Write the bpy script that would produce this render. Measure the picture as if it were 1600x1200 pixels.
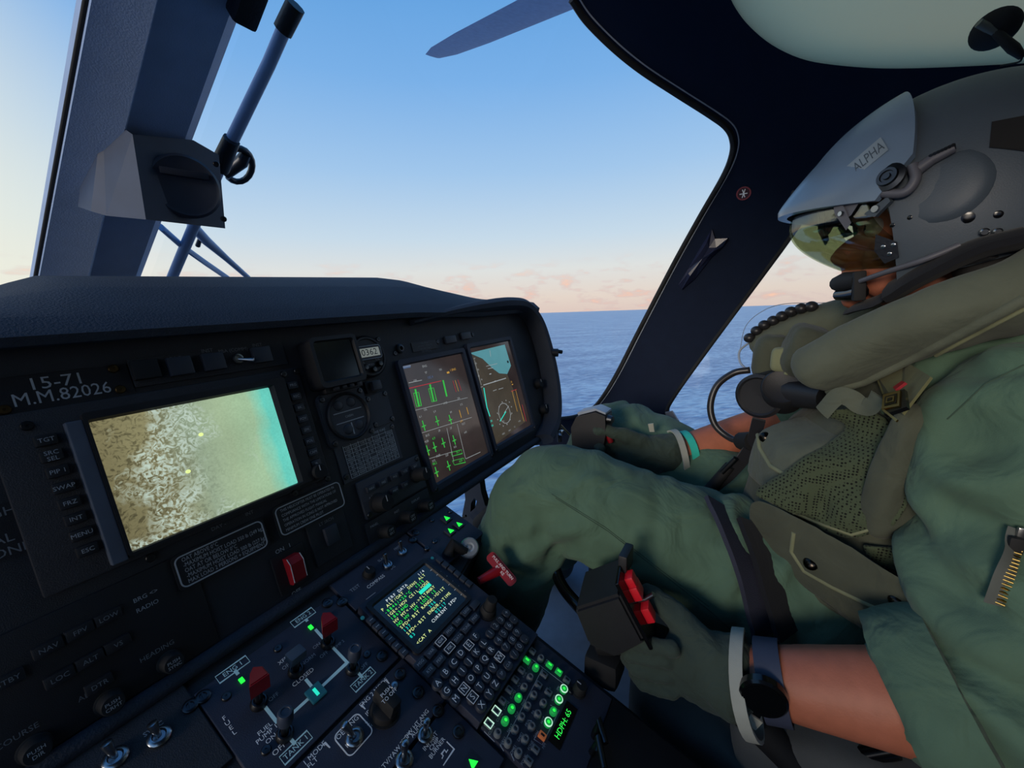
import bpy, bmesh, math, random
from mathutils import Vector as V, Matrix as M, noise
random.seed(7)
rad = math.radians
for o in list(bpy.data.objects): bpy.data.objects.remove(o)
scene = bpy.context.scene
col = scene.collection

# ------------------------------------------------------------------ camera
FPX = 640.0
def cam_axes(yaw, pitch, roll):
    fwd = V((math.sin(yaw)*math.cos(pitch), math.cos(yaw)*math.cos(pitch), -math.sin(pitch)))
    right = V((math.cos(yaw), -math.sin(yaw), 0)); up = right.cross(fwd)
    r2 = right*math.cos(roll)+up*math.sin(roll); u2 = up*math.cos(roll)-right*math.sin(roll)
    return r2, u2, fwd
CR, CU, CF = cam_axes(rad(59), rad(12.15), rad(-1.06))
cd = bpy.data.cameras.new('camera'); cd.sensor_width = 36; cd.lens = 36*FPX/1600
cd.clip_start = .01; cd.clip_end = 200000
camo = bpy.data.objects.new('camera', cd); col.objects.link(camo)
camo.matrix_world = M(((CR.x, CU.x, -CF.x, 0), (CR.y, CU.y, -CF.y, 0), (CR.z, CU.z, -CF.z, 0), (0, 0, 0, 1)))
scene.camera = camo
def ray(px, py): return CR*((px-800)/FPX) - CU*((py-600)/FPX) + CF
def atx(px, py, x): r = ray(px, py); return r*(x/r.x)
def aty(px, py, y): r = ray(px, py); return r*(y/r.y)
def atz(px, py, z): r = ray(px, py); return r*(z/r.z)
def atd(px, py, d): return ray(px, py)*d
def onplane(px, py, n, d): r = ray(px, py); return r*(d/r.dot(n))

# ------------------------------------------------------------------ sky (cockpit is banked a little against the horizon)
UPW = V((.028, .034, 1)).normalized()
def s2l(c): return tuple((x/12.92 if x <= .04045 else ((x+.055)/1.055)**2.4) for x in [v/255 for v in c])
def world():
    w = bpy.data.worlds.new('sky'); scene.world = w; w.use_nodes = True
    nt = w.node_tree; N = nt.nodes; L = nt.links; N.clear()
    out = N.new('ShaderNodeOutputWorld'); bg = N.new('ShaderNodeBackground'); L.new(bg.outputs[0], out.inputs[0])
    tc = N.new('ShaderNodeTexCoord')
    nrm = N.new('ShaderNodeVectorMath'); nrm.operation = 'NORMALIZE'; L.new(tc.outputs['Generated'], nrm.inputs[0])
    dt = N.new('ShaderNodeVectorMath'); dt.operation = 'DOT_PRODUCT'; L.new(nrm.outputs[0], dt.inputs[0]); dt.inputs[1].default_value = UPW
    rp = N.new('ShaderNodeValToRGB'); L.new(dt.outputs['Value'], rp.inputs[0])
    st = [(0.0, (226, 204, 194)), (.035, (232, 216, 204)), (.10, (226, 228, 226)), (.17, (202, 221, 236)), (.30, (164, 201, 238)), (.45, (124, 178, 234)), (.62, (88, 156, 222)), (1, (78, 138, 208))]
    e = rp.color_ramp.elements
    while len(e) < len(st): e.new(.5)
    for k, (p, c) in enumerate(st): e[k].position = p; e[k].color = (*s2l(c), 1)
    # warm glow towards the low sun ahead on the left
    sd = N.new('ShaderNodeVectorMath'); sd.operation = 'DOT_PRODUCT'; L.new(nrm.outputs[0], sd.inputs[0]); sd.inputs[1].default_value = V((-.28, 1, .02)).normalized()
    mr = N.new('ShaderNodeMapRange'); L.new(sd.outputs['Value'], mr.inputs[0]); mr.inputs[1].default_value = .72; mr.inputs[2].default_value = 1.02
    mr.interpolation_type = 'SMOOTHSTEP'
    mx = N.new('ShaderNodeMix'); mx.data_type = 'RGBA'; L.new(mr.outputs[0], mx.inputs[0]); L.new(rp.outputs[0], mx.inputs[6]); mx.inputs[7].default_value = (*s2l((244, 244, 226)), 1)
    # small pink clouds low over the horizon
    mp = N.new('ShaderNodeMapping'); L.new(nrm.outputs[0], mp.inputs[0]); mp.inputs[3].default_value = (16, 16, 52)
    nz = N.new('ShaderNodeTexNoise'); L.new(mp.outputs[0], nz.inputs[0]); nz.inputs['Scale'].default_value = 1.0; nz.inputs['Detail'].default_value = 5; nz.inputs['Roughness'].default_value = .55
    c1 = N.new('ShaderNodeMapRange'); L.new(nz.outputs[0], c1.inputs[0]); c1.inputs[1].default_value = .52; c1.inputs[2].default_value = .70
    c2 = N.new('ShaderNodeMapRange'); L.new(dt.outputs['Value'], c2.inputs[0]); c2.inputs[1].default_value = .13; c2.inputs[2].default_value = .05
    c3 = N.new('ShaderNodeMath'); c3.operation = 'MULTIPLY'; L.new(c1.outputs[0], c3.inputs[0]); L.new(c2.outputs[0], c3.inputs[1])
    cr = N.new('ShaderNodeValToRGB'); L.new(nz.outputs[0], cr.inputs[0]); cr.color_ramp.elements[0].position = .54; cr.color_ramp.elements[0].color = (*s2l((206, 182, 186)), 1); cr.color_ramp.elements[1].position = .72; cr.color_ramp.elements[1].color = (*s2l((252, 206, 182)), 1)
    m2 = N.new('ShaderNodeMix'); m2.data_type = 'RGBA'; L.new(c3.outputs[0], m2.inputs[0]); L.new(mx.outputs[2], m2.inputs[6]); L.new(cr.outputs[0], m2.inputs[7])
    L.new(m2.outputs[2], bg.inputs[0]); bg.inputs[1].default_value = 1.0
world()
# hazy sun added abeam left, out of frame, to brighten the near side
sl = bpy.data.lights.new('sun', 'SUN'); sl.energy = 1.5; sl.angle = rad(18); sl.color = (1, .86, .70)
so = bpy.data.objects.new('sun', sl); col.objects.link(so); so.location = (-3, .6, 1)
so.rotation_euler = (-V((-.98, .10, .22)).normalized()).to_track_quat('-Z', 'Y').to_euler()
vs = scene.view_settings
scene.display_settings.display_device = 'sRGB'
vs.view_transform = 'Standard'; vs.look = 'None'; vs.exposure = 0; vs.gamma = 1; vs.use_curve_mapping = False

# ------------------------------------------------------------------ materials
MATS = {}
def mat(name, rgb, rough=.6, metal=0, bump=0, bscale=200, var=.12, vscale=30, spec=.5, emit=0, coat=0, lin=False, stretch=None):
    m = bpy.data.materials.new(name); m.use_nodes = True
    nt = m.node_tree; N = nt.nodes; L = nt.links; b = N['Principled BSDF']
    c = rgb if lin else s2l(rgb)
    tc = N.new('ShaderNodeTexCoord'); src = tc.outputs['Object']
    if stretch:
        mp = N.new('ShaderNodeMapping'); L.new(src, mp.inputs[0]); mp.inputs[3].default_value = stretch; src = mp.outputs[0]
    nz = N.new('ShaderNodeTexNoise'); L.new(src, nz.inputs[0]); nz.inputs['Scale'].default_value = vscale; nz.inputs['Detail'].default_value = 4
    hs = N.new('ShaderNodeMapRange'); L.new(nz.outputs[0], hs.inputs[0]); hs.inputs[1].default_value = .25; hs.inputs[2].default_value = .75; hs.inputs[3].default_value = 1-var; hs.inputs[4].default_value = 1+var
    mu = N.new('ShaderNodeVectorMath'); mu.operation = 'SCALE'; mu.inputs[0].default_value = c; L.new(hs.outputs[0], mu.inputs['Scale'])
    L.new(mu.outputs[0], b.inputs['Base Color'])
    b.inputs['Roughness'].default_value = rough; b.inputs['Metallic'].default_value = metal
    b.inputs['Specular IOR Level'].default_value = spec; b.inputs['Coat Weight'].default_value = coat
    if emit:
        L.new(mu.outputs[0], b.inputs['Emission Color']); b.inputs['Emission Strength'].default_value = emit
    if bump:
        n2 = N.new('ShaderNodeTexNoise'); L.new(src, n2.inputs[0]); n2.inputs['Scale'].default_value = bscale; n2.inputs['Detail'].default_value = 3
        bp = N.new('ShaderNodeBump'); L.new(n2.outputs[0], bp.inputs['Height']); bp.inputs['Strength'].default_value = bump; bp.inputs['Distance'].default_value = .004
        L.new(bp.outputs[0], b.inputs['Normal'])
    MATS[name] = m
    return m
def cloth(name, rgb, weave=900, fold=.5, fscale=14, rough=.9, var=.12):
    """woven cloth: fine weave relief and soft creases"""
    m = mat(name, rgb, rough, 0, 0, 0, var, 22, spec=.25)
    nt = m.node_tree; N = nt.nodes; L = nt.links; b = N['Principled BSDF']
    tc = N.new('ShaderNodeTexCoord')
    wv = N.new('ShaderNodeTexNoise'); L.new(tc.outputs['Object'], wv.inputs[0]); wv.inputs['Scale'].default_value = weave; wv.inputs['Detail'].default_value = 1
    fo = N.new('ShaderNodeTexNoise'); L.new(tc.outputs['Object'], fo.inputs[0]); fo.inputs['Scale'].default_value = fscale; fo.inputs['Detail'].default_value = 3; fo.inputs['Distortion'].default_value = 1.2
    b1 = N.new('ShaderNodeBump'); L.new(wv.outputs[0], b1.inputs['Height']); b1.inputs['Strength'].default_value = .25; b1.inputs['Distance'].default_value = .001
    b2 = N.new('ShaderNodeBump'); L.new(fo.outputs[0], b2.inputs['Height']); b2.inputs['Strength'].default_value = fold; b2.inputs['Distance'].default_value = .02
    L.new(b1.outputs[0], b2.inputs['Normal']); L.new(b2.outputs[0], b.inputs['Normal'])
    b.inputs['Sheen Weight'].default_value = .08
    return m
def glow(name, rgb, s=1.0):
    return mat(name, rgb, .5, emit=s, var=.03)

mat('panel_black', (42, 43, 48), .62, bump=.25, bscale=900, var=.15)
mat('panel_grey', (64, 67, 75), .6, bump=.2, bscale=900, var=.12)
mat('unit_black', (30, 30, 34), .5, bump=.15, bscale=1200)
mat('unit_navy', (50, 53, 68), .55, bump=.2, bscale=1200)
mat('key_dark', (52, 56, 66), .5)
mat('key_grey', (112, 117, 120), .6)
mat('rubber', (20, 20, 22), .75)
mat('gloss_black', (10, 10, 12), .18)
mat('screen_off', (8, 9, 11), .16)
mat('pad', (46, 52, 64), .8, bump=.35, bscale=420, var=.1)
mat('frame_paint', (20, 30, 50), .7, spec=.12, bump=.12, bscale=300, var=.08)
mat('frame_dark', (22, 26, 35), .5, bump=.15, bscale=300)
mat('trim_light', (150, 160, 175), .4)
mat('post_haze_paint', (160, 182, 215), .6, bump=.12, bscale=500, var=.06)  # paler and bluer than the paint: lens haze put into the colour
mat('steel', (165, 168, 172), .28, 1, var=.08)
mat('knob_silver', (205, 210, 215), .3, .55, var=.05)
mat('dark_steel', (78, 80, 84), .38, 1)
mat('bronze', (120, 96, 62), .4, 1)
mat('gold', (205, 170, 95), .3, 1)
mat('white_print', (222, 226, 230), .7, emit=.06)  # print glows faintly by itself so it reads, no lamp behind it
mat('dim_print', (176, 179, 184), .7)  # white print toned grey for legends lying in the dark
mat('faint_print', (120, 123, 128), .7)  # greyer still; the dark of the panel put into the print
mat('cyan_print', (165, 205, 215), .7, emit=.12)  # flow line print also given a slight glow of its own
mat('red_plastic', (150, 22, 34), .4)
mat('red_bright', (214, 30, 44), .35)
mat('red_print', (150, 70, 78), .6)
mat('orange_key', (214, 120, 70), .5, emit=.15)
glow('mfd_green', (58, 190, 72), .75); glow('mfd_white', (160, 165, 165), .7); glow('led_green', (40, 255, 70), 1.1); glow('led_teal', (40, 225, 190), .9); glow('led_dim_green', (28, 150, 70), .6)
glow('led_white', (200, 245, 215), .8)
glow('text_green', (50, 235, 80), 1.0); glow('text_yellow', (226, 240, 150), 1.0); glow('text_teal', (30, 215, 190), 1.0); glow('text_white', (215, 225, 225), .9); glow('text_amber', (200, 150, 60), .8); glow('text_red', (190, 50, 60), .7)
mat('skin', (178, 106, 80), .55, bump=.1, bscale=500, var=.1, vscale=60)
mat('helmet_paint', (72, 82, 92), .5, bump=.08, bscale=700, var=.06)
mat('visor_cover', (112, 130, 150), .27, bump=.03, bscale=600, var=.05)
mat('helmet_grey', (92, 92, 100), .5)
mat('belt_web', (44, 46, 62), .8, bump=.3, bscale=700)
mat('snap_metal', (52, 48, 44), .25, 1)
cloth('suit', (84, 110, 92)); cloth('vest', (76, 80, 68), fold=.4); cloth('vest_light', (92, 97, 84), fold=.35); cloth('vest_trim', (122, 126, 98), fold=.15); cloth('glove', (62, 74, 66), weave=1400, fold=.35, fscale=30); cloth('glove_palm', (34, 35, 36), fold=.2)
cloth('cuff', (168, 170, 160), fold=.1); cloth('seat_cloth', (92, 92, 90), fold=.1, weave=1200); cloth('belt_dark', (26, 27, 32), fold=.1)
cloth('patch', (104, 104, 72), fold=.15, weave=1500)
mat('floor_paint', (150, 162, 184), .55, bump=.1, bscale=200)
mat('teal_band', (60, 200, 180), .45)
mat('strap_navy', (60, 66, 86), .6)
mat('beige_shade', (210, 205, 188), .8)
mat('boot', (92, 94, 92), .6)
mat('hose', (40, 38, 40), .35)
mat('bead', (34, 33, 36), .4)

# ------------------------------------------------------------------ mesh builder
I4 = M.Identity(4)
class B:
    def __init__(s): s.v = []; s.f = []
    def add(s, vs, fs, m=None):
        k = len(s.v)
        if m is not None: vs = [m @ V(p) for p in vs]
        s.v += [tuple(p) for p in vs]; s.f += [tuple(i+k for i in f) for f in fs]; return s
    def bm(s, bm, m=None):
        bm.verts.index_update(); s.add([v.co for v in bm.verts], [[v.index for v in f.verts] for f in bm.faces], m); bm.free(); return s
    def box(s, c, d, bev=0, m=None, seg=2):
        b = bmesh.new(); bmesh.ops.create_cube(b, size=1)
        for v in b.verts: v.co = V((v.co.x*d[0], v.co.y*d[1], v.co.z*d[2])) + V(c)
        if bev: bmesh.ops.bevel(b, geom=b.edges[:], offset=min(bev, min(d)*.45), segments=seg, profile=.6, affect='EDGES')
        return s.bm(b, m)
    def rect(s, u0, u1, v0, v1, w0, w1, bev=0, m=None, seg=2):
        return s.box(((u0+u1)/2, (v0+v1)/2, (w0+w1)/2), (abs(u1-u0), abs(v1-v0), abs(w1-w0)), bev, m, seg)
    def lathe(s, prof, m=None, n=20, cap=True):
        vs = []; fs = []
        for (r, z) in prof:
            for k in range(n): a = 2*math.pi*k/n; vs.append((r*math.cos(a), r*math.sin(a), z))
        for i in range(len(prof)-1):
            for k in range(n): k2 = (k+1) % n; fs.append((i*n+k, i*n+k2, (i+1)*n+k2, (i+1)*n+k))
        if cap: fs.append(tuple(range(n))[::-1]); fs.append(tuple((len(prof)-1)*n+k for k in range(n)))
        return s.add(vs, fs, m)
    def cyl(s, p0, p1, r0, r1=None, n=16):
        p0 = V(p0); p1 = V(p1); d = p1-p0
        q = d.to_track_quat('Z', 'Y').to_matrix().to_4x4(); q.translation = p0
        return s.lathe([(r0, 0), (r0 if r1 is None else r1, d.length)], q, n)
    def sph(s, c, r, n=14, sc=(1, 1, 1), m=None):
        prof = [(max(1e-5, math.sin(math.pi*i/n)), -math.cos(math.pi*i/n)) for i in range(n+1)]
        q = M.Translation(V(c)) @ M.Diagonal((r*sc[0], r*sc[1], r*sc[2], 1))
        return s.lathe(prof, (m @ q) if m is not None else q, n+4, cap=False)
    def tube(s, path, r, n=10, sec=None, up=None, closed=False, caps=True):
        """sweep a circle (or the 2-D section sec, scaled by r) along path"""
        P = [V(p) for p in path]; K = len(P)
        R = r if isinstance(r, (list, tuple)) else [r]*K
        sec = sec or [(math.cos(2*math.pi*k/n), math.sin(2*math.pi*k/n)) for k in range(n)]
        n = len(sec); prev = None; base = len(s.v); vs = []
        for i in range(K):
            a = P[(i-1) % K] if (closed or i > 0) else P[i]; b = P[(i+1) % K] if (closed or i < K-1) else P[i]
            t = (b-a).normalized()
            if up is not None: x = V(up).cross(t)
            elif prev is None:
                x = t.orthogonal()
            else: x = prev - t*prev.dot(t)
            if x.length < 1e-6: x = t.orthogonal()
            x.normalize(); y = t.cross(x); prev = x
            ri = R[i]; rx, ry = (ri if isinstance(ri, (list, tuple)) else (ri, ri))
            for (a2, b2) in sec: vs.append(P[i] + x*(a2*rx) + y*(b2*ry))
        fs = []
        for i in range(K if closed else K-1):
            j = (i+1) % K
            for k in range(n): k2 = (k+1) % n; fs.append((i*n+k, i*n+k2, j*n+k2, j*n+k))
        if caps and not closed: fs.append(tuple(range(n))[::-1]); fs.append(tuple((K-1)*n+k for k in range(n)))
        return s.add(vs, fs)
    def prism(s, poly, w0, w1, m=None, bev=0):
        b = bmesh.new(); vs = [b.verts.new((x, y, w0)) for (x, y) in poly]; f = b.faces.new(vs); f.normal_update()
        if (f.normal.z > 0) == (w1 > w0): f.normal_flip()
        r = bmesh.ops.extrude_face_region(b, geom=[f])
        for e in r['geom']:
            if isinstance(e, bmesh.types.BMVert): e.co.z = w1
        if bev:
            ed = [e for e in b.edges if abs(e.verts[0].co.z-w1) < 1e-7 and abs(e.verts[1].co.z-w1) < 1e-7]
            bmesh.ops.bevel(b, geom=ed, offset=bev, segments=2, affect='EDGES')
        bmesh.ops.recalc_face_normals(b, faces=b.faces[:])
        return s.bm(b, m)
    def stroke(s, pts, wd, w0, w1, m=None, closed=False):
        """flat raised line of width wd through 2-D points"""
        P = [V((p[0], p[1])) for p in pts]; K = len(P); lo = []; hi = []
        for i in range(K):
            a = P[(i-1) % K] if (closed or i > 0) else P[i]; b = P[(i+1) % K] if (closed or i < K-1) else P[i]
            t = (b-a).normalized(); nn = V((-t.y, t.x)); k = 1
            if a != P[i] and b != P[i]:
                c = ((P[i]-a).normalized()).dot(t); k = 1/max(.5, c)
            lo.append(P[i]-nn*wd/2*k); hi.append(P[i]+nn*wd/2*k)
        vs = []; fs = []
        for i in range(K): vs += [(lo[i].x, lo[i].y, w1), (hi[i].x, hi[i].y, w1), (hi[i].x, hi[i].y, w0), (lo[i].x, lo[i].y, w0)]
        for i in range(K if closed else K-1):
            a = 4*i; b = 4*((i+1) % K)
            for k in range(4): fs.append((a+k, b+k, b+(k+1) % 4, a+(k+1) % 4))
        if not closed: fs += [(0, 1, 2, 3), (4*K-1, 4*K-2, 4*K-3, 4*K-4)]
        return s.add(vs, fs, m)
    def text(s, txt, size, x, y, w, m=None, ang=0, align='CENTER', th=.0, sx=1.0):
        key = (txt, align)
        if key not in TXT:
            c = bpy.data.curves.new('t', 'FONT'); c.body = txt; c.size = 1; c.align_x = align; c.align_y = 'CENTER'; c.resolution_u = 2; c.fill_mode = 'FRONT'
            o = bpy.data.objects.new('t', c); me = o.to_mesh()
            TXT[key] = ([tuple(v.co) for v in me.vertices], [tuple(p.vertices) for p in me.polygons]); o.to_mesh_clear()
            bpy.data.objects.remove(o); bpy.data.curves.remove(c)
        vs, fs = TXT[key]
        q = M.Translation((x, y, w)) @ M.Rotation(ang, 4, 'Z') @ M.Diagonal((size*sx, size, 1, 1))
        return s.add(vs, fs, (m @ q) if m is not None else q)
    def obj(s, name, material, parent=None, smooth=None, world=False, kind=None, label=None):
        me = bpy.data.meshes.new(name); vs = s.v
        if parent is not None and world:
            im = ROOTM[parent.name].inverted(); vs = [im @ V(p) for p in vs]
        me.from_pydata([tuple(p) for p in vs], [], s.f); me.validate()
        return link_mesh(name, me, material, parent, smooth, kind, label)
TXT = {}; ROOTM = {}
def link_mesh(name, me, material, parent=None, smooth=None, kind=None, label=None):
    if smooth is not None:
        me.polygons.foreach_set('use_smooth', [True]*len(me.polygons))
        if smooth > 0: me.set_sharp_from_angle(angle=rad(smooth))
    me.materials.append(MATS[material] if isinstance(material, str) else material)
    o = bpy.data.objects.new(name, me); col.objects.link(o)
    if parent is not None: o.parent = parent
    else: ROOTM[o.name] = I4
    if kind: o['kind'] = kind
    if label: o['label'] = label
    return o
def thing(name, label, cat, m=None, group=None):
    o = bpy.data.objects.new(name, None); col.objects.link(o); o.empty_display_size = .03
    m = m or I4; o.matrix_world = m; ROOTM[o.name] = m.copy()
    o['label'] = label; o['category'] = cat
    if group: o['group'] = group
    return o
def tag(o, label, cat, group=None):
    o['label'] = label; o['category'] = cat
    if group: o['group'] = group
    return o
def struct(o, label=None):
    o['kind'] = 'structure'
    if label: o['label'] = label
    return o
def rrect(u0, u1, v0, v1, r, n=5):
    pts = []
    for cx, cy, a0 in ((u1-r, v0+r, -90), (u1-r, v1-r, 0), (u0+r, v1-r, 90), (u0+r, v0+r, 180)):
        for k in range(n+1): a = rad(a0+90*k/n); pts.append((cx+r*math.cos(a), cy+r*math.sin(a)))
    return pts
def circ(cx, cy, r, n=24, ry=None): return [(cx+r*math.cos(2*math.pi*k/n), cy+(ry or r)*math.sin(2*math.pi*k/n)) for k in range(n)]
def spline(pts, n=8, closed=False):
    P = [V(p) for p in pts]; K = len(P); out = []
    for i in range(K if closed else K-1):
        a = P[(i-1) % K] if (closed or i > 0) else P[i]*2-P[i+1]; b = P[i]; c = P[(i+1) % K]; d = P[(i+2) % K] if (closed or i < K-2) else P[i+1]*2-P[i]
        for k in range(n):
            t = k/n; out.append(.5*((2*b)+(c-a)*t+(2*a-5*b+4*c-d)*t*t+(3*b-a-3*c+d)*t*t*t))
    if not closed: out.append(P[-1])
    return out
def framed(u0, u1, v0, v1, U0, U1, V0, V1, wf, wi, wb, r=.004):
    """rectangular bezel ring: outer rect U/V at height wb..wf, sloping in to inner rect at wi"""
    o = rrect(U0, U1, V0, V1, r); i = rrect(u0, u1, v0, v1, r*.5); mid = rrect(u0-(u0-U0)*.25, u1+(U1-u1)*.25, v0-(v0-V0)*.25, v1+(V1-v1)*.25, r*.6)
    n = len(o); vs = [(x, y, wb) for x, y in o]+[(x, y, wf) for x, y in o]+[(x, y, wf) for x, y in mid]+[(x, y, wi) for x, y in i]
    fs = [(a*n+k, a*n+(k+1) % n, (a+1)*n+(k+1) % n, (a+1)*n+k) for a in range(3) for k in range(n)]
    return vs, fs
# frames of the two big working planes
TP, TD = rad(16.5), rad(69.8)
nP = V((0, -math.cos(TP), math.sin(TP))); uP = V((0, math.sin(TP), math.cos(TP)))
nD = V((0, -math.cos(TD), math.sin(TD))); uD = V((0, math.sin(TD), math.cos(TD)))
def frame(u, n, o):
    return M(((1, u.x, n.x, o.x), (0, u.y, n.y, o.y), (0, u.z, n.z, o.z), (0, 0, 0, 1)))
PAN = frame(uP, nP, nP*-.585); PED = frame(uD, nD, nD*-.54)
def pan(px, py): p = onplane(px, py, nP, -.585); return (p.x, p.dot(uP))
def pedw(px, py, w): p = onplane(px, py, nD, -.54+w); return (p.x, p.dot(uD))
def ped(px, py): p = onplane(px, py, nD, -.54); return (p.x, p.dot(uD))
def bounds(f, pts):
    q = [f(*p) for p in pts]   # tl tr br bl
    return ((q[0][0]+q[3][0])/2, (q[1][0]+q[2][0])/2, (q[2][1]+q[3][1])/2, (q[0][1]+q[1][1])/2)
def unit(base, u, v, name, label, cat, group=None): return thing(name, label, cat, base @ M.Translation((u, v, 0)), group)
# ================================================================== the setting
# ---- sea
def sea():
    q = UPW.to_track_quat('Z', 'Y').to_matrix().to_4x4(); q.translation = UPW*-75
    m = bpy.data.materials.new('sea_water'); m.use_nodes = True; nt = m.node_tree; N = nt.nodes; L = nt.links; b = N['Principled BSDF']
    tc = N.new('ShaderNodeTexCoord')
    mp = N.new('ShaderNodeMapping'); L.new(tc.outputs['Object'], mp.inputs[0]); mp.inputs[2].default_value = (0, 0, .5); mp.inputs[3].default_value = (.5, 1.2, 1)
    def nz(sc, de, di=0):
        n = N.new('ShaderNodeTexNoise'); L.new(mp.outputs[0], n.inputs[0]); n.inputs['Scale'].default_value = sc; n.inputs['Detail'].default_value = de; n.inputs['Distortion'].default_value = di; return n
    a = nz(.16, 6, .6); c = nz(.012, 4)
    ad = N.new('ShaderNodeMath'); ad.operation = 'MULTIPLY_ADD'; L.new(c.outputs[0], ad.inputs[0]); ad.inputs[1].default_value = .6; L.new(a.outputs[0], ad.inputs[2])
    rp = N.new('ShaderNodeValToRGB'); L.new(ad.outputs[0], rp.inputs[0]); e = rp.color_ramp.elements
    e[0].position = .66; e[0].color = (*s2l((98, 140, 180)), 1); e[1].position = .96; e[1].color = (*s2l((190, 214, 228)), 1)
    L.new(rp.outputs[0], b.inputs['Base Color']); b.inputs['Roughness'].default_value = .32; b.inputs['Specular IOR Level'].default_value = .22
    bp = N.new('ShaderNodeBump'); L.new(a.outputs[0], bp.inputs['Height']); bp.inputs['Strength'].default_value = 1; bp.inputs['Distance'].default_value = 2.4
    L.new(bp.outputs[0], b.inputs['Normal'])
    MATS['sea_water'] = m
    b_ = B(); S = 60000
    b_.add([(S*math.cos(2*math.pi*k/48), S*math.sin(2*math.pi*k/48), 0) for k in range(48)], [tuple(range(48))])
    o = b_.obj('sea', 'sea_water'); o.matrix_world = q
    struct(o, 'blue sea with small waves stretching to the horizon')
sea()

# ---- right side shell: profile (x, z) extruded along y, with openings cut
PROF = [(V((x, 0, z))) for x, z in ((1.12, -.86), (1.26, -.6), (1.31, -.35), (1.33, -.1), (1.30, .15), (1.22, .32), (1.10, .45), (.95, .545), (.78, .605), (.55, .645), (.3, .655))]
SHELL = spline(PROF, 8)
SLEN = [0]
for a_, b_ in zip(SHELL, SHELL[1:]): SLEN.append(SLEN[-1]+(b_-a_).length)
def shell_hit(px, py):
    r = ray(px, py)
    for i in range(len(SHELL)-1):
        a, b = SHELL[i], SHELL[i+1]
        d = b-a; det = r.x*(-d.z)-(-d.x)*r.z
        if abs(det) < 1e-9: continue
        t = (a.x*(-d.z)-(-d.x)*a.z)/det; k = (r.x*a.z-r.z*a.x)/det
        if t > 0 and -1e-6 <= k <= 1+1e-6: return (SLEN[i]+k*(SLEN[i+1]-SLEN[i]), r.y*t)
    return None
def shell_pt(s, y, off=0):
    s = min(max(s, 0), SLEN[-1]-1e-6)
    for i in range(len(SLEN)-1):
        if SLEN[i+1] >= s:
            k = (s-SLEN[i])/(SLEN[i+1]-SLEN[i]); p = SHELL[i].lerp(SHELL[i+1], k); d = (SHELL[i+1]-SHELL[i]).normalized()
            nn = V((-d.z, 0, d.x))        # inward
            return V((p.x, y, p.z))+nn*off
from mathutils.geometry import delaunay_2d_cdt
def shell_mesh(outer, holes, thick, step=.035):
    """outer and holes: loops of (s, y); returns builder with inner, outer skin and rims"""
    pts = []; loops = []
    def addloop(L_):
        i0 = len(pts); out = []
        for k, p in enumerate(L_):
            q = L_[(k+1) % len(L_)]; n = max(1, int(math.hypot(q[0]-p[0], q[1]-p[1])/step))
            for j in range(n): out.append((p[0]+(q[0]-p[0])*j/n, p[1]+(q[1]-p[1])*j/n))
        pts.extend(out); loops.append(list(range(i0, len(pts)))); return out
    polys = [addloop(outer)]+[addloop(h) for h in holes]
    def inside(p, poly):
        c = False
        for k in range(len(poly)):
            a, b = poly[k], poly[k-1]
            if (a[1] > p[1]) != (b[1] > p[1]) and p[0] < (b[0]-a[0])*(p[1]-a[1])/(b[1]-a[1])+a[0]: c = not c
        return c
    ok = lambda p: inside(p, polys[0]) and not any(inside(p, h) for h in polys[1:])
    s0 = min(p[0] for p in polys[0]); s1 = max(p[0] for p in polys[0]); y0 = min(p[1] for p in polys[0]); y1 = max(p[1] for p in polys[0])
    g = []
    ns = int((s1-s0)/step); ny = int((y1-y0)/step)
    for i in range(1, ns):
        for j in range(1, ny):
            p = (s0+(s1-s0)*i/ns, y0+(y1-y0)*j/ny)
            if ok(p) and min(math.hypot(p[0]-q[0], p[1]-q[1]) for q in pts) > step*.45: g.append(p)
    edges = [(l[k], l[(k+1) % len(l)]) for l in loops for k in range(len(l))]
    V2, E2, F2, *_ = delaunay_2d_cdt([V(p) for p in pts+g], edges, [], 0, 1e-7)
    F2 = [f for f in F2 if ok(tuple(sum((V2[i] for i in f), V((0, 0)))/len(f)))]
    n = len(V2); b = B()
    b.v = [tuple(shell_pt(p.x, p.y, 0)) for p in V2]+[tuple(shell_pt(p.x, p.y, -thick)) for p in V2]
    cnt = {}
    for f in F2:
        for k in range(len(f)): e = (f[k], f[(k+1) % len(f)]); cnt[e] = 1
    b.f = [tuple(f) for f in F2]+[tuple(i+n for i in f[::-1]) for f in F2]+[(e[1], e[0], e[0]+n, e[1]+n) for e in cnt if (e[1], e[0]) not in cnt]
    return b
def sh(pts): return [(p.x, p.y) for p in spline([(*shell_hit(*p), 0) for p in pts], 4)]
WS_EDGE = [(893, -2), (918, 34), (960, 76), (1005, 112), (1060, 148), (1110, 180), (1134, 198), (1144, 216), (1144, 240), (1130, 276), (1092, 342), (1050, 418), (1000, 514), (962, 588), (938, 626), (922, 641), (898, 651), (866, 655)]
ws = sh(WS_EDGE)
DOOR_EDGE = [(1330, 236), (1238, 366), (1196, 424), (1150, 486), (1094, 562), (1052, 622), (1042, 646), (1052, 668), (1090, 688)]
dw = sh(DOOR_EDGE)
dw = dw + [(dw[-1][0], -.62), (dw[0][0]+.02, -.62)]
ROOF_EDGE = [(1136, -14), (1150, 14), (1172, 42), (1206, 70), (1250, 91), (1300, 101), (1380, 107), (1480, 105), (1600, 99)]
rw = sh(ROOF_EDGE)
rw = rw + [(rw[-1][0]-.005, -.46), (rw[-1][0]+.10, -.5), (rw[0][0]+.16, -.46), (rw[0][0]+.20, -.3), (rw[0][0]+.18, rw[0][1]-.06), (rw[0][0]+.06, rw[0][1])]
sill = ws[-1]
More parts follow.
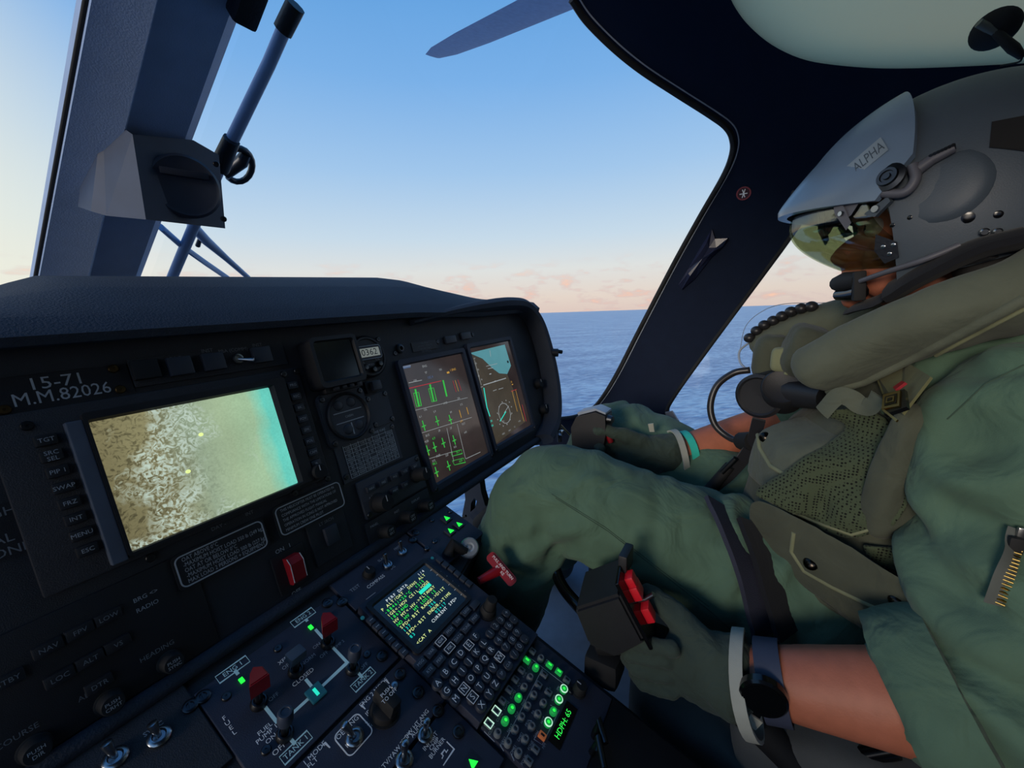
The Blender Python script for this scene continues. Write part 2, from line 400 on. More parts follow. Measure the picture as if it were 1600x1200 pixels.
outer = [(0, sill[1]+.05), (0, -.9), (SLEN[-1], -.9), (SLEN[-1], .34), (ws[0][0]+.12, .345)] + ws + [(sill[0]-.03, sill[1]+.05)]
o = shell_mesh(outer, [dw, rw], .045).obj('wall_right', 'frame_paint', smooth=35)
struct(o, 'dark blue painted cockpit side frame with curved pillar and roof arch')
# sealing strips along the windscreen edge and round the windows
def strip(name, loop, off, r, m, label, closed=False):
    P = spline([shell_pt(p[0], p[1], off) for p in loop], 2, closed)
    return struct(B().tube(P, r, 6, closed=closed).obj(name, m, smooth=60), label)
strip('trim_1', [(p[0]+.006, p[1]-.012) for p in ws[:-8]], .001, .0016, 'trim_light', 'thin pale bead along the curved windscreen edge')
strip('trim_2', ws, .002, .007, 'rubber', 'black rubber seal round the windscreen corner')
strip('trim_3', dw[:-2], .002, .006, 'rubber', 'black rubber seal along the door window')
# panes: thin clear glass
def glassmat(name, tint, gl=.04, rough=.02):
    m = bpy.data.materials.new(name); m.use_nodes = True; nt = m.node_tree; N = nt.nodes; L = nt.links; N.clear()
    out = N.new('ShaderNodeOutputMaterial'); t = N.new('ShaderNodeBsdfTransparent'); t.inputs[0].default_value = (*tint, 1)
    g = N.new('ShaderNodeBsdfGlossy'); g.inputs['Roughness'].default_value = rough; mx = N.new('ShaderNodeMixShader'); mx.inputs[0].default_value = gl
    L.new(t.outputs[0], mx.inputs[1]); L.new(g.outputs[0], mx.inputs[2]); L.new(mx.outputs[0], out.inputs[0]); MATS[name] = m
glassmat('clear_glass', (.98, .99, .99), .015); glassmat('visor_glass', (.68, .70, .56), .14, .05); glassmat('cover_glass', (.9, .93, .95), .06, .05)
def translucent():
    m = bpy.data.materials.new('frosted_pane'); m.use_nodes = True; nt = m.node_tree; N = nt.nodes; L = nt.links; N.clear()
    out = N.new('ShaderNodeOutputMaterial'); t = N.new('ShaderNodeBsdfTranslucent'); d = N.new('ShaderNodeBsdfDiffuse'); mx = N.new('ShaderNodeMixShader'); mx.inputs[0].default_value = .12
    tc = N.new('ShaderNodeTexCoord'); nz = N.new('ShaderNodeTexNoise'); L.new(tc.outputs['Object'], nz.inputs[0]); nz.inputs['Scale'].default_value = 3
    rp = N.new('ShaderNodeValToRGB'); L.new(nz.outputs[0], rp.inputs[0]); rp.color_ramp.elements[0].color = (1.0, .82, .58, 1); rp.color_ramp.elements[1].color = (1.0, .86, .62, 1)
    L.new(rp.outputs[0], t.inputs[0]); L.new(rp.outputs[0], d.inputs[0]); L.new(t.outputs[0], mx.inputs[1]); L.new(d.outputs[0], mx.inputs[2]); L.new(mx.outputs[0], out.inputs[0]); MATS['frosted_pane'] = m
translucent()
struct(shell_mesh(dw, [], .004, .06).obj('window_1', 'clear_glass', smooth=40), 'clear side window beside the pilot')
o = shell_mesh([(p[0], p[1]) for p in rw], [], .004, .05); o = o.obj('window_2', 'frosted_pane', smooth=40)
struct(o, 'cream translucent overhead window')
# windscreen panes from centre post to side frame
POST0, POST1 = V((.29, 1.1, .05)), V((.29, .65, .36))
def windscreen(name, sx, label):
    b = B(); rows = []; edge = [shell_pt(p[0], p[1], -.02) for p in ws[::-1]]; K = len(edge)
    d = POST1-POST0
    for i, e in enumerate(edge):
        t = i/(K-1); pl = POST0+d*(t*1.55-.1)+V((.075, 0, -.015)); row = []
        for j in range(13):
            k = j/12; mid = V((e.x*.95, pl.y*.9+.03, (pl.z+e.z)/2)); p = pl*(1-k)**2+mid*2*k*(1-k)+e*k*k
            row.append(p if sx > 0 else V((.58-p.x, p.y, p.z)))
        rows += row
    n = 13; fs = [(i*n+j, i*n+j+1, (i+1)*n+j+1, (i+1)*n+j) for i in range(K-1) for j in range(n-1)]
    b.add(rows, fs)
    return struct(b.obj(name, 'clear_glass', smooth=80), label)
windscreen('window_3', 1, 'large clear right windscreen pane'); windscreen('window_4', -1, 'clear left windscreen pane')
# ---- centre windscreen post
d = (POST1-POST0).normalized(); nrm = V((0, -d.z, d.y))*1.0
if nrm.y > 0: nrm = -nrm
PX = M(((1, d.x, nrm.x, POST0.x), (0, d.y, nrm.y, POST0.y), (0, d.z, nrm.z, POST0.z), (0, 0, 0, 1)))
sec = [(-.082, -.03), (-.082, .004), (-.062, .008), (-.022, .02), (-.012, .004), (.058, .0), (.078, -.022), (.078, -.05), (-.06, -.05)]
b = B(); vs = []; L_ = [-.12, .2, .547, .95, 1.1]
for l in L_:
    for (x, w) in sec: vs.append((x*(1+.11*l/.547 if x > 0 else .92-.16*l/.547), l, w))
n = len(sec)
fs = [(i*n+j, i*n+(j+1) % n, (i+1)*n+(j+1) % n, (i+1)*n+j) for i in range(len(L_)-1) for j in range(n)]+[tuple(range(n)), tuple((len(L_)-1)*n+j for j in range(n))[::-1]]
b.add(vs, fs, PX)
struct(b.obj('trim_4', 'post_haze_paint', smooth=25), 'wide grey blue centre windscreen post')
b = B(); b.tube([PX @ V((-.084*(.92-.16*l/.547), l, -.004)) for l in L_], .003, 8)
struct(b.obj('trim_5', 'rubber', smooth=60), 'dark rubber edge along the left of the centre post')
b = B(); b.box((.072, .592, .010), (.030, .05, .03), .005, PX)
tag(b.obj('post_clip', 'frame_dark', smooth=40), 'small dark block at the top right edge of the centre post', 'fitting')
# ---- floor, ceiling, left and rear of the cockpit
b = B(); b.box((.3, -.16, -.87), (2.1, 1.36, .1), .01); struct(b.obj('floor', 'floor_paint'), 'blue grey painted cockpit floor')
b = B(); cs = spline([(.3-(p.x-.3), 0, p.z) for p in PROF], 6)
# left side: sill below, roof above, window open between
def leftband(i0, i1, name, label):
    b = B(); P = cs[i0:i1]; n = len(P)
    vs = [(p.x, .35, p.z) for p in P]+[(p.x, -.9, p.z) for p in P]+[(p.x-.03, .35, p.z+.02) for p in P]+[(p.x-.03, -.9, p.z+.02) for p in P]
    fs = [(i, i+1, n+i+1, n+i) for i in range(n-1)]+[(2*n+i, 3*n+i, 3*n+i+1, 2*n+i+1) for i in range(n-1)]
    return struct(b.add(vs, fs).obj(name, 'frame_paint', smooth=40), label)
leftband(0, 16, 'wall_left', 'dark lower left cockpit side'); leftband(34, len(cs), 'ceiling', 'dark cockpit roof left of the centre line')
b = B(); b.box((.3, -.93, -.1), (2.1, .04, 1.6), .01); struct(b.obj('wall_back', 'frame_dark'), 'dark rear bulkhead of the cockpit')

# chin window below the panel, ahead of the pedals
b = B(); prof_ = spline([(0, .72, -.36), (0, .92, -.50), (0, .98, -.66), (0, .86, -.80), (0, .56, -.88)], 5); n = len(prof_)
for k in range(9):
    x = .50+.70*k/8; b.v += [(x, p.y-.10*((k-4)/4)**2*(1 if k > 4 else .2), p.z) for p in prof_]
b.f = [(k*n+i, k*n+i+1, (k+1)*n+i+1, (k+1)*n+i) for k in range(8) for i in range(n-1)]
struct(b.obj('window_5', 'clear_glass', smooth=80), 'curved clear chin window below the panel')
# ================================================================== shared small hardware
CACHE = {}
def inst(key, fn, name, material, parent, loc, rot=None, smooth=40, label=None, sc=None):
    k = (key, material if isinstance(material, str) else material.name)
    if k not in CACHE:
        b = B(); fn(b); me = bpy.data.meshes.new(name); me.from_pydata(b.v, [], b.f); me.validate()
        if smooth is not None:
            me.polygons.foreach_set('use_smooth', [True]*len(me.polygons)); me.set_sharp_from_angle(angle=rad(smooth))
        me.materials.append(MATS[material] if isinstance(material, str) else material); CACHE[k] = me
    o = bpy.data.objects.new(name, CACHE[k]); col.objects.link(o); o.parent = parent; o.location = loc
    if rot: o.rotation_euler = rot
    if sc: o.scale = sc
    if label: o['label'] = label
    return o
def f_screw(b): b.lathe([(.0046, 0), (.0046, .0012), (.0038, .0022), (.0012, .0024), (.001, .0016)], n=14)
def f_dzus(b): b.lathe([(.0068, 0), (.0068, .0025), (.0056, .0034), (.0034, .0034), (.003, .0022)], n=16); b.box((0, 0, .0026), (.0075, .0014, .0012))
def screws(root, pts, w=0, m='dark_steel', big=False):
    for (u, v) in pts: inst('dzus' if big else 'screw', f_dzus if big else f_screw, 'fastener' if big else 'screw', m, root, (u, v, w), (0, 0, random.uniform(0, 3)))
def knob(root, u, v, w, r, h, m='rubber', name='knob', mark=True, top=None):
    k = inst(('knob', round(r, 4), round(h, 4)), lambda b: b.lathe([(r*1.15, 0), (r*1.15, h*.12), (r, h*.16), (r*.94, h*.9), (r*.84, h), (.0004, h)], n=22), name, m, root, (u, v, w))
    if mark: inst(('kmark', round(r, 4), round(h, 4)), lambda b: b.box((0, r*.5, h+.0002), (.0012, r*.7, .0006)), 'pointer', top or 'dim_print', k, (0, 0, 0), smooth=None)
    return k
def toggle(root, u, v, w, tilt=.4, az=0, L=.022, r=.0028, m='steel', ring='steel'):
    t = inst(('tnut', r), lambda b: b.lathe([(r*2.6, 0), (r*2.6, .003), (r*2.2, .0045), (r*1.6, .0048), (r*1.3, .003)], n=16), 'switch_nut', ring, root, (u, v, w))
    inst(('tlev', r, L), lambda b: b.lathe([(r*.7, 0), (r*.8, L*.35), (r*1.15, L*.8), (r*1.1, L*.95), (r*.6, L), (.0003, L)], n=14), 'lever', m, t, (0, 0, .001), (tilt*math.cos(az), tilt*math.sin(az), 0))
    return t
def pl(base_uv, *pts):   # panel pixels to unit-local
    return [(p[0]-base_uv[0], p[1]-base_uv[1]) for p in pts]

def legend(root, t, size, u, v, w, m='dim_print', sx=1.0, align='CENTER', name='legend'):
    return B().text(t, size, u, v, w, sx=sx, align=align).obj(name, m, root)
# ================================================================== glareshield
def zc(x):
    e = abs(x-.30)
    t = min(max((e-.40)/.30, 0), 1); t = t*t*(3-2*t)
    return .0395+.023*(min(max(x, -.1), .75)-.3) - .060*t - .02*max(0, e-.72) - min(.05, .4*max(0, .15-x))
b = B(); xs = [-.62+1.74*i/72 for i in range(73)]; secs = []
for x in xs:
    c = zc(x); p = []
    lip = PAN @ V((x, .128-.010*min(1, max(0, abs(x-.3)-.3)/.2), 0))
    pts = [lip+V((0, .02, 0)), lip+nP*.022, lip+nP*.027+uP*.008, lip+nP*.012+uP*.030, V((x, lip.y+.07, (lip.z+c)/2+.022)), V((x, .75, c-.006)), V((x, .80, c)), V((x, .88, c-.003)), V((x, 1.02, c-.03)), V((x, 1.2, c-.1)), V((x, 1.2, c-.16)), V((x, .8, -.06-.0)), lip+V((0, .03, -.02))]
    secs.append(pts)
n = len(secs[0])
b.add([p for s_ in secs for p in s_], [(i*n+k, (i+1)*n+k, (i+1)*n+(k+1) % n, i*n+(k+1) % n) for i in range(72) for k in range(n)]+[tuple(range(n)), tuple(72*n+k for k in range(n))[::-1]])
gl = thing('glareshield', 'long dark padded cover over the top of the instrument panel', 'dashboard', M.Translation((.3, .7, 0)))
b.obj('cover', 'pad', gl, smooth=50, world=True)
# hood round the pilot's displays
hood = spline([(.60, .122, 0), (.70, .134, 0), (.82, .143, 0), (.95, .146, 0), (1.03, .135, 0), (1.078, .09, 0), (1.092, .02, 0), (1.086, -.07, 0), (1.062, -.15, 0), (1.02, -.205, 0), (.955, -.236, 0)], 6)
b = B(); cr = [(-1, -1), (1, -1), (1, .6), (.7, .9), (.2, 1), (-.6, 1), (-1, .7)]
vs = []; nn_ = len(hood)
for i, p in enumerate(hood):
    t = (hood[min(i+1, nn_-1)]-hood[max(i-1, 0)]).normalized(); q = V((t.y, -t.x, 0)) * -1   # inward or outward side
    tf = min(1, .3+.7*i/16)
    for (a, c) in [(.014, -.13), (.016, .02), (.011, .042), (.0, .050), (-.012, .046), (-.018, .03), (-.018, -.01)]: vs.append(PAN @ (p+q*a*tf+V((0, 0, c*tf if c > 0 else c))))
m_ = 7
b.add(vs, [(i*m_+k, i*m_+(k+1) % m_, (i+1)*m_+(k+1) % m_, (i+1)*m_+k) for i in range(nn_-1) for k in range(m_)]+[tuple(range(m_))[::-1], tuple((nn_-1)*m_+k for k in range(m_))])
b.obj('display_hood', 'pad', gl, smooth=50, world=True)

# ================================================================== instrument panel plate
ip = thing('instrument_panel', 'black slanted instrument panel plate carrying the displays and gauges', 'instrument panel', PAN @ M.Translation((.3, -.238, 0)))
OFF = (.3, -.238)
def loc(u, v): return (u-OFF[0], v-OFF[1])
poly = [(-.45, -.235), (.955, -.235), (1.02, -.205), (1.062, -.15), (1.085, -.07), (1.085, .06), (1.05, .12), (.95, .135), (-.40, .135), (-.46, .1)]
B().prism([loc(*p) for p in poly], -.03, 0, bev=.003).obj('plate', 'panel_black', ip, smooth=30)
bb = pan(624, 545); inst('jack', lambda b: b.lathe([(.009, 0), (.009, .004), (.006, .006), (.004, .006), (.003, .001)], n=18), 'jack_socket', 'dark_steel', ip, (*loc(*bb), 0))
# warning placards and annunciators above the displays
b = B(); u0, u1, v0, v1 = bounds(pan, [(641, 538), (679, 529), (684, 543), (646, 552)]); b.rect(*loc(u0, v0)[:1], loc(u1, v1)[0], loc(u0, v0)[1], loc(u1, v1)[1], 0, .0016, .0004); pp = b.obj('caution_placard', 'unit_black', ip)
for k, t in enumerate(('CAUTION', 'DO NOT OPERATE', 'BEFORE START', 'SEE MANUAL')): legend(pp, t, .0048, (loc(u0, 0)[0]+loc(u1, 0)[0])/2, loc(0, v1)[1]-.004-.0056*k, .002, 'faint_print')
for (x, y) in ((702, 531), (726, 525)):
    u, v = loc(*pan(x, y)); B().rect(u-.018, u+.018, v-.008, v+.008, 0, .006, .0015).obj('annunciator', 'key_dark', ip, smooth=40)
screws(ip, [loc(*pan(*p)) for p in ((683, 534), (738, 523), (604, 668), (617, 552), (606, 702))], 0)
# round knobs between the display and the hood side
for (x, y) in ((838, 600), (846, 640)):
    u, v = loc(*pan(x, y)); knob(ip, u, v, 0, .014, .018)
# lower edge roll
b = B(); b.tube([V((*loc(-.44, -.232), .004)), V((*loc(.95, -.232), .004))], .009, 8); b.obj('edge_roll', 'pad', ip, smooth=60)

# registration plate  15-71 / M.M.82026
u0, u1, v0, v1 = bounds(pan, [(-20, 596), (196, 566), (212, 618), (-14, 660)])
rp_ = unit(PAN, (u0+u1)/2, (v0+v1)/2, 'registration_plate', 'dark plate with hand painted number 15-71 over M.M.82026', 'sign')
c = ((u0+u1)/2, (v0+v1)/2)
B().rect(u0-c[0], u1-c[0], v0-c[1], v1-c[1], 0, .002, .0006).obj('plate', 'unit_black', rp_)
b = B(); t1 = pan(88, 597); t2 = pan(96, 617)
legend(rp_, '15-71', .0165, t1[0]-c[0], t1[1]-c[1], .0024, sx=1.05, name='lettering'); legend(rp_, 'M.M.82026', .0170, t2[0]-c[0]+.002, t2[1]-c[1], .0024, sx=.90, name='lettering')
screws(rp_, pl(c, pan(176, 577), pan(187, 609), pan(6, 641)), .002, 'bronze')

# ---- strip of switches above the centre display
u0, u1, v0, v1 = bounds(pan, [(200, 566), (440, 532), (446, 566), (210, 612)])
c = ((u0+u1)/2, (v0+v1)/2)
sp = unit(PAN, *c, 'switch_strip', 'narrow black switch strip above the centre display', 'switch panel')
B().rect(u0-c[0], u1-c[0], v0-c[1], v1-c[1], 0, .003, .001).obj('plate', 'panel_black', sp)
for (x, y, m_) in ((224, 579, 'rubber'), (278, 574, 'key_dark'), (330, 567, 'key_dark'), (405, 556, 'key_grey')):
    u, v = pl(c, pan(x, y))[0]; B().rect(u-.012, u+.012, v-.011, v+.011, .003, .011, .002).obj('push_button', 'key_dark' if m_ != 'rubber' else 'rubber', sp, smooth=40)
u, v = pl(c, pan(369, 562))[0]; toggle(sp, u, v, .003, .9, 1.2, .02)
b = B()
for t, x, y in (('BAG', 273, 561), ('INST', 322, 549), ('PBA (COMM)', 363, 548), ('INST', 400, 540)):
    u, v = pl(c, pan(x, y))[0]; legend(sp, t, .0062, u, v, .0034, 'faint_print')

# ---- centre mission display
au0, au1, av0, av1 = bounds(pan, [(133, 665), (412, 607), (457, 753), (202, 863)])
c = ((au0+au1)/2, (av0+av1)/2)
cdisp = unit(PAN, *c, 'mission_display', 'large centre display showing pale sea water with white foam', 'display')
hw, hh = (au1-au0)/2, (av1-av0)/2
B().rect(-hw-.062, hw+.052, -hh-.011, hh+.022, 0, .006, .003).obj('body', 'panel_black', cdisp, smooth=40)
vs, fs = framed(-hw, hw, -hh, hh, -hw-.004, hw+.022, -hh-.004, hh+.010, .017, .013, .006, .003)
B().add(vs, fs).obj('bezel', 'unit_black', cdisp, smooth=30)
B().rect(-hw-.0165, -hw-.0042, -hh-.006, hh+.004, .006, .0155, .001).obj('side_rail', mat('rail_grey', (84, 92, 106), .5), cdisp)
def screen_mat():
    m = bpy.data.materials.new('sea_video'); m.use_nodes = True; nt = m.node_tree; N = nt.nodes; L = nt.links; b = N['Principled BSDF']
    tc = N.new('ShaderNodeTexCoord'); sx = N.new('ShaderNodeSeparateXYZ'); L.new(tc.outputs['Object'], sx.inputs[0])
    mr = N.new('ShaderNodeMapRange'); L.new(sx.outputs[0], mr.inputs[0]); mr.inputs[1].default_value = -hw; mr.inputs[2].default_value = hw
    wob = N.new('ShaderNodeTexNoise'); L.new(tc.outputs['Object'], wob.inputs[0]); wob.inputs['Scale'].default_value = 26; wob.inputs['Detail'].default_value = 5
    ad = N.new('ShaderNodeMath'); ad.operation = 'MULTIPLY_ADD'; L.new(wob.outputs[0], ad.inputs[0]); ad.inputs[1].default_value = .12; L.new(mr.outputs[0], ad.inputs[2])
    rp = N.new('ShaderNodeValToRGB'); L.new(ad.outputs[0], rp.inputs[0]); e = rp.color_ramp.elements
    st = [(.08, (122, 116, 84)), (.3, (140, 136, 100)), (.5, (152, 170, 144)), (.7, (160, 182, 148)), (.88, (160, 192, 156)), (.97, (128, 204, 180)), (1, (104, 204, 188))]
    while len(e) < len(st): e.new(.5)
    for k, (p, q) in enumerate(st): e[k].position = p; e[k].color = (*s2l(q), 1)
    # broken foam: clumps along a diagonal band, mottled brown at the left, fading right
    def nz(sc_, de, di):
        n = N.new('ShaderNodeTexNoise'); L.new(tc.outputs['Object'], n.inputs[0]); n.inputs['Scale'].default_value = sc_; n.inputs['Detail'].default_value = de; n.inputs['Distortion'].default_value = di; return n
    def mrange(src, a, b_, c=0., d=1.):
        n = N.new('ShaderNodeMapRange'); L.new(src, n.inputs[0]); n.inputs[1].default_value = a; n.inputs[2].default_value = b_; n.inputs[3].default_value = c; n.inputs[4].default_value = d; return n.outputs[0]
    def mth(op, a, b_):
        n = N.new('ShaderNodeMath'); n.operation = op
        for k, q in enumerate((a, b_)):
            if isinstance(q, (int, float)): n.inputs[k].default_value = q
            else: L.new(q, n.inputs[k])
        return n.outputs[0]
    fine = nz(150, 7, 1.8); clump = nz(34, 5, .6); big = nz(15, 3, .3)
    vy = mrange(sx.outputs[1], -hh, hh)
    bandc = mth('ADD', mth('MULTIPLY', vy, .20), .20)                 # band centre drifts right towards the top
    dist = mth('ABSOLUTE', mth('SUBTRACT', mr.outputs[0], bandc), 0)
    band = mrange(dist, .30, .04)
    low = mth('MULTIPLY', mrange(vy, .22, .02), mrange(mr.outputs[0], .75, .35))
    den = mth('MAXIMUM', band, low)
    mask = mth('MULTIPLY', mrange(mth('ADD', mth('MULTIPLY', den, .42), clump.outputs[0]), .66, .88), mrange(fine.outputs[0], .44, .60))
    mx = N.new('ShaderNodeMix'); mx.data_type = 'RGBA'; L.new(mask, mx.inputs[0]); L.new(rp.outputs[0], mx.inputs[6]); mx.inputs[7].default_value = (*s2l((186, 204, 190)), 1)
    dark = mth('SUBTRACT', 1.0, mth('MULTIPLY', mth('MULTIPLY', mrange(fine.outputs[0], .50, .36), mrange(mr.outputs[0], .62, .15)), .55))
    gr = nz(420, 2, 0); dark2 = mth('MULTIPLY', dark, mrange(gr.outputs[0], .2, .8, .90, 1.08))
    dark3 = mth('MULTIPLY', dark2, mrange(big.outputs[0], .3, .7, .88, 1.08))
    sc = N.new('ShaderNodeVectorMath'); sc.operation = 'SCALE'; L.new(mx.outputs[2], sc.inputs[0]); L.new(dark3, sc.inputs['Scale'])
    b.inputs['Base Color'].default_value = (.01, .01, .01, 1); L.new(sc.outputs[0], b.inputs['Emission Color']); b.inputs['Emission Strength'].default_value = 1; b.inputs['Roughness'].default_value = .25
    MATS['sea_video'] = m
screen_mat()
B().rect(-hw, hw, -hh, hh, .008, .013).obj('screen', 'sea_video', cdisp)
for (x, y) in ((307, 681), (287, 738)):
    u, v = pl(c, pan(x, y))[0]; B().sph((u, v, .0132), .0022, 8, (1.2, 1, .15)).obj('bright_spot', 'text_yellow', cdisp, smooth=0)
# side keys
def f_key(b): b.box((0, 0, .003), (.015, .0105, .006), .0015)
for k in range(8):
    x, y = 451+5.2*k, 604+17.3*k
    u, v = pl(c, pan(x, y))[0]; q = inst('dkey', f_key, 'key', 'key_dark', cdisp, (u, v, .006))
    b = B(); b.text(('PRG', 'REC', 'BK', 'FOV', 'ZM', 'POL', 'CAM', 'IR')[k], .0052, 0, 0, .0063); b.obj('legend', 'dim_print', q)
LAB = ('TGT', 'SRC\nSEL', 'PIP 1', 'SWAP', 'FRZ', 'INT', 'MENU', 'ESC')
for k in range(8):
    x, y = 85+9.0*k, 686+23.8*k
    u, v = pl(c, pan(x, y))[0]; q = inst('dkey', f_key, 'key', 'unit_black', cdisp, (u-.007, v, .006))
    b = B(); b.text(LAB[k], .0056, 0, 0, .0063); b.obj('legend', 'dim_print', q)
u, v = pl(c, pan(488, 738))[0]; knob(cdisp, u, v, .006, .011, .016)
screws(cdisp, pl(c, pan(508, 748), pan(440, 586), pan(460, 581), pan(176, 873), pan(232, 871), pan(457, 771), pan(40, 667)), .006)
b = B()
for t, x, y in (('DAY -', 338, 823), ('INT', 386, 802)): u, v = pl(c, pan(x, y))[0]; legend(cdisp, t, .006, u, v, .0066, 'faint_print')

# ---- the pilot's two tall displays
def px6(x, y): return (600+x/4.616, 520+y/4.616)
def display(corn, name, label):
    U0, U1, V0, V1 = bounds(pan, corn); c = ((U0+U1)/2, (V0+V1)/2); r = unit(PAN, *c, name, label, 'display')
    W, H = (U1-U0)/2, (V1-V0)/2
    vs, fs = framed(-W+.012, W-.012, -H+.016, H-.012, -W, W, -H, H, .009, .0044, 0, .007)
    B().add(vs, fs).obj('bezel', 'unit_navy', r, smooth=30)
    B().rect(-W+.013, W-.013, -H+.015, H-.011, .001, .0046).obj('glass', 'mfd_glass', r)
    screws(r, [(-W+.006, -H+.006), (W-.006, -H+.006)], .009)
    return r, c, W, H
def mfd_mat():
    m = mat('mfd_glass', (62, 52, 50), .12, emit=.55, var=.45, vscale=9)  # cabin reflection painted into the glass as a mottled brown glow
mfd_mat()
NM = {'l': 'line', 'p': 'field', 't': 'reading', 'c': 'dial_ring', 'x': 'pointer', 'd': 'mark'}
def gfx(root, c, m, items, w=.0050, name=None):
    for it in items:
        b = B(); k = it[0]
        if k == 'l': b.stroke([pl(c, pan(*px6(*p)))[0] for p in it[2]], it[1], w, w+.0002, closed=False)
        elif k == 'p': b.prism([pl(c, pan(*px6(*p)))[0] for p in it[1]], w, w+.0002)
        elif k == 't': u, v = pl(c, pan(*px6(*it[3])))[0]; b.text(it[1], it[2], u, v, w+.0002)
        elif k == 'c': u, v = pl(c, pan(*px6(*it[2])))[0]; b.stroke(circ(u, v, it[3], 40), it[1], w, w+.0002, closed=True)
        elif k == 'x':   # cross shaped gauge pointer
            u, v = pl(c, pan(*px6(*it[1])))[0]; s_ = it[2]; a2 = .0011
            b.prism([(u-a2, v-s_), (u+a2, v-s_), (u+a2, v-s_*.2), (u+s_*.55, v-s_*.2), (u+s_*.55, v), (u+a2, v), (u+a2, v+s_), (u-a2, v+s_), (u-a2, v), (u-s_*.55, v), (u-s_*.55, v-s_*.2), (u-a2, v-s_*.2)], w, w+.0002)
        elif k == 'd': u, v = pl(c, pan(*px6(*it[1])))[0]; b.rect(u-it[2], u+it[2], v-it[3], v+it[3], w, w+.0002)
        b.obj(name or NM[k], m, root)
d1, c, W1, H1 = display([(615, 564), (720, 545), (769, 714), (675.5, 771)], 'engine_display', 'tall display left of the pair, with green engine bars on dark screen')
gfx(d1, c, 'mfd_green', [('l', .0045, [(212, 410), (240, 535)]), ('l', .0045, [(318, 375), (346, 497)]), ('l', .0045, [(413, 345), (440, 462)])]
    + [('l', .0012, [(200, 440), (222, 536), (256, 528), (236, 432), (200, 440)]), ('l', .0012, [(308, 408), (332, 502), (366, 494), (344, 400), (308, 408)])]
    + [('x', p, .010) for p in ((273, 672), (370, 637), (465, 628), (302, 850), (352, 825), (415, 795), (493, 775), (365, 1005), (453, 960))]
    + [('t', '98.2', .007, (352, 945)), ('t', '35.1', .007, (520, 860)), ('t', '4.9', .007, (345, 765)), ('t', '620', .007, (540, 925)), ('l', .0009, [(480, 925), (560, 905), (575, 935), (495, 955), (480, 925)]), ('l', .0009, [(470, 865), (545, 845), (552, 872), (478, 892), (470, 865)])])
gfx(d1, c, 'mfd_white', [('t', '100', .0065, (210, 350)), ('t', '97', .0065, (290, 292)), ('t', '101', .0065, (395, 270)), ('l', .0012, [(165, 365), (260, 345)]), ('t', 'OIL', .006, (285, 557)), ('t', '6.1', .006, (250, 607)), ('t', '5.9', .006, (352, 572)), ('t', 'HYD', .006, (430, 510)), ('t', '206', .006, (525, 475)), ('t', '212', .006, (545, 520)), ('t', '84', .006, (470, 575)),
    ('t', 'BUS', .006, (300, 742)), ('t', '28', .006, (385, 708)), ('t', '27', .006, (470, 690)), ('t', '1 MGB', .006, (285, 790)), ('t', 'FUEL', .006, (380, 888)), ('t', '320', .006, (440, 885)), ('t', '315', .006, (345, 925)), ('t', 'KG', .006, (500, 825)), ('t', 'ENG', .0065, (280, 245)), ('t', 'TOT', .006, (560, 660)), ('t', '645', .006, (575, 720)),
    ('l', .0008, [(190, 567), (590, 470)]), ('l', .0008, [(225, 735), (620, 612)]), ('l', .0008, [(285, 918), (480, 860)]), ('l', .0008, [(440, 690), (490, 930)]), ('l', .0008, [(515, 660), (575, 910)]), ('l', .0011, [(578, 910), (682, 862)]), ('l', .0012, [(112, 255), (180, 240)])])
gfx(d1, c, 'text_red', [('l', .0014, [(150, 408), (400, 350)]), ('l', .0009, [(484, 348), (508, 430)]), ('l', .0009, [(520, 340), (545, 420)])])
gfx(d1, c, 'text_amber', [('t', '1 ENG', .007, (485, 270)), ('l', .0009, [(500, 345), (525, 425)]), ('l', .0016, [(530, 560), (545, 615)]), ('l', .0016, [(583, 540), (597, 590)]), ('t', 'LIM', .006, (545, 640)), ('d', (450, 290), .004, .002), ('d', (372, 1030), .0008, .002), ('d', (308, 878), .0008, .002)])
gfx(d1, c, mat('glare_blue', (96, 120, 160), .4, emit=.5), [('t', '102.4', .0075, (320, 325)), ('d', (150, 250), .010, .0024)], name='heading')
d2, c, W2, H2 = display([(726, 540), (793, 525), (833, 667), (770.5, 713)], 'flight_display', 'tall display right of the pair, with attitude picture and white compass dial')
gfx(d2, c, mat('att_sky', (82, 140, 146), .3, emit=.85, var=.06), [('p', [(605, 150), (860, 88), (905, 240), (878, 300), (820, 295), (770, 258), (700, 190)])], .0047, 'sky_field')
gfx(d2, c, mat('att_ground', (66, 58, 46), .3, emit=.75, var=.2), [('p', [(605, 152), (700, 192), (770, 260), (820, 297), (878, 302), (1012, 640), (790, 805), (730, 600)])], .0047, 'ground_field')
gfx(d2, c, 'mfd_white', [('l', .0022, [(705, 380), (868, 330)]), ('c', .0013, (858, 582), .0250), ('l', .0011, [(672, 400), (702, 390)]), ('l', .0012, [(775, 422), (800, 412)]), ('l', .0012, [(815, 410), (848, 400)]), ('l', .0015, [(752, 130), (758, 175)]), ('l', .0012, [(725, 245), (805, 225)]), ('l', .0015, [(738, 262), (775, 255)]), ('l', .0015, [(855, 580), (888, 530)]), ('d', (755, 300), .004, .0012), ('d', (790, 352), .003, .0012), ('l', .0010, [(640, 200), (690, 380)]), ('l', .0010, [(620, 210), (668, 380)])]
    + [('d', (858+52*math.cos(a)+10*math.sin(a), 582-92*math.sin(a)), .0013, .0013) for a in [2*math.pi*k/12 for k in range(12)]]
    + [('t', t, .0055, p) for t, p in (('120', (650, 225)), ('100', (665, 270)), ('80', (672, 315)), ('60', (692, 340)), ('AP', (640, 190)), ('3', (870, 515)), ('6', (905, 590)), ('W', (815, 590)), ('24', (850, 640)), ('NAV', (895, 705)), ('1.2', (930, 680)), (':', (816, 745)), ('HDG', (850, 730)), ('VOR', (965, 640)))])
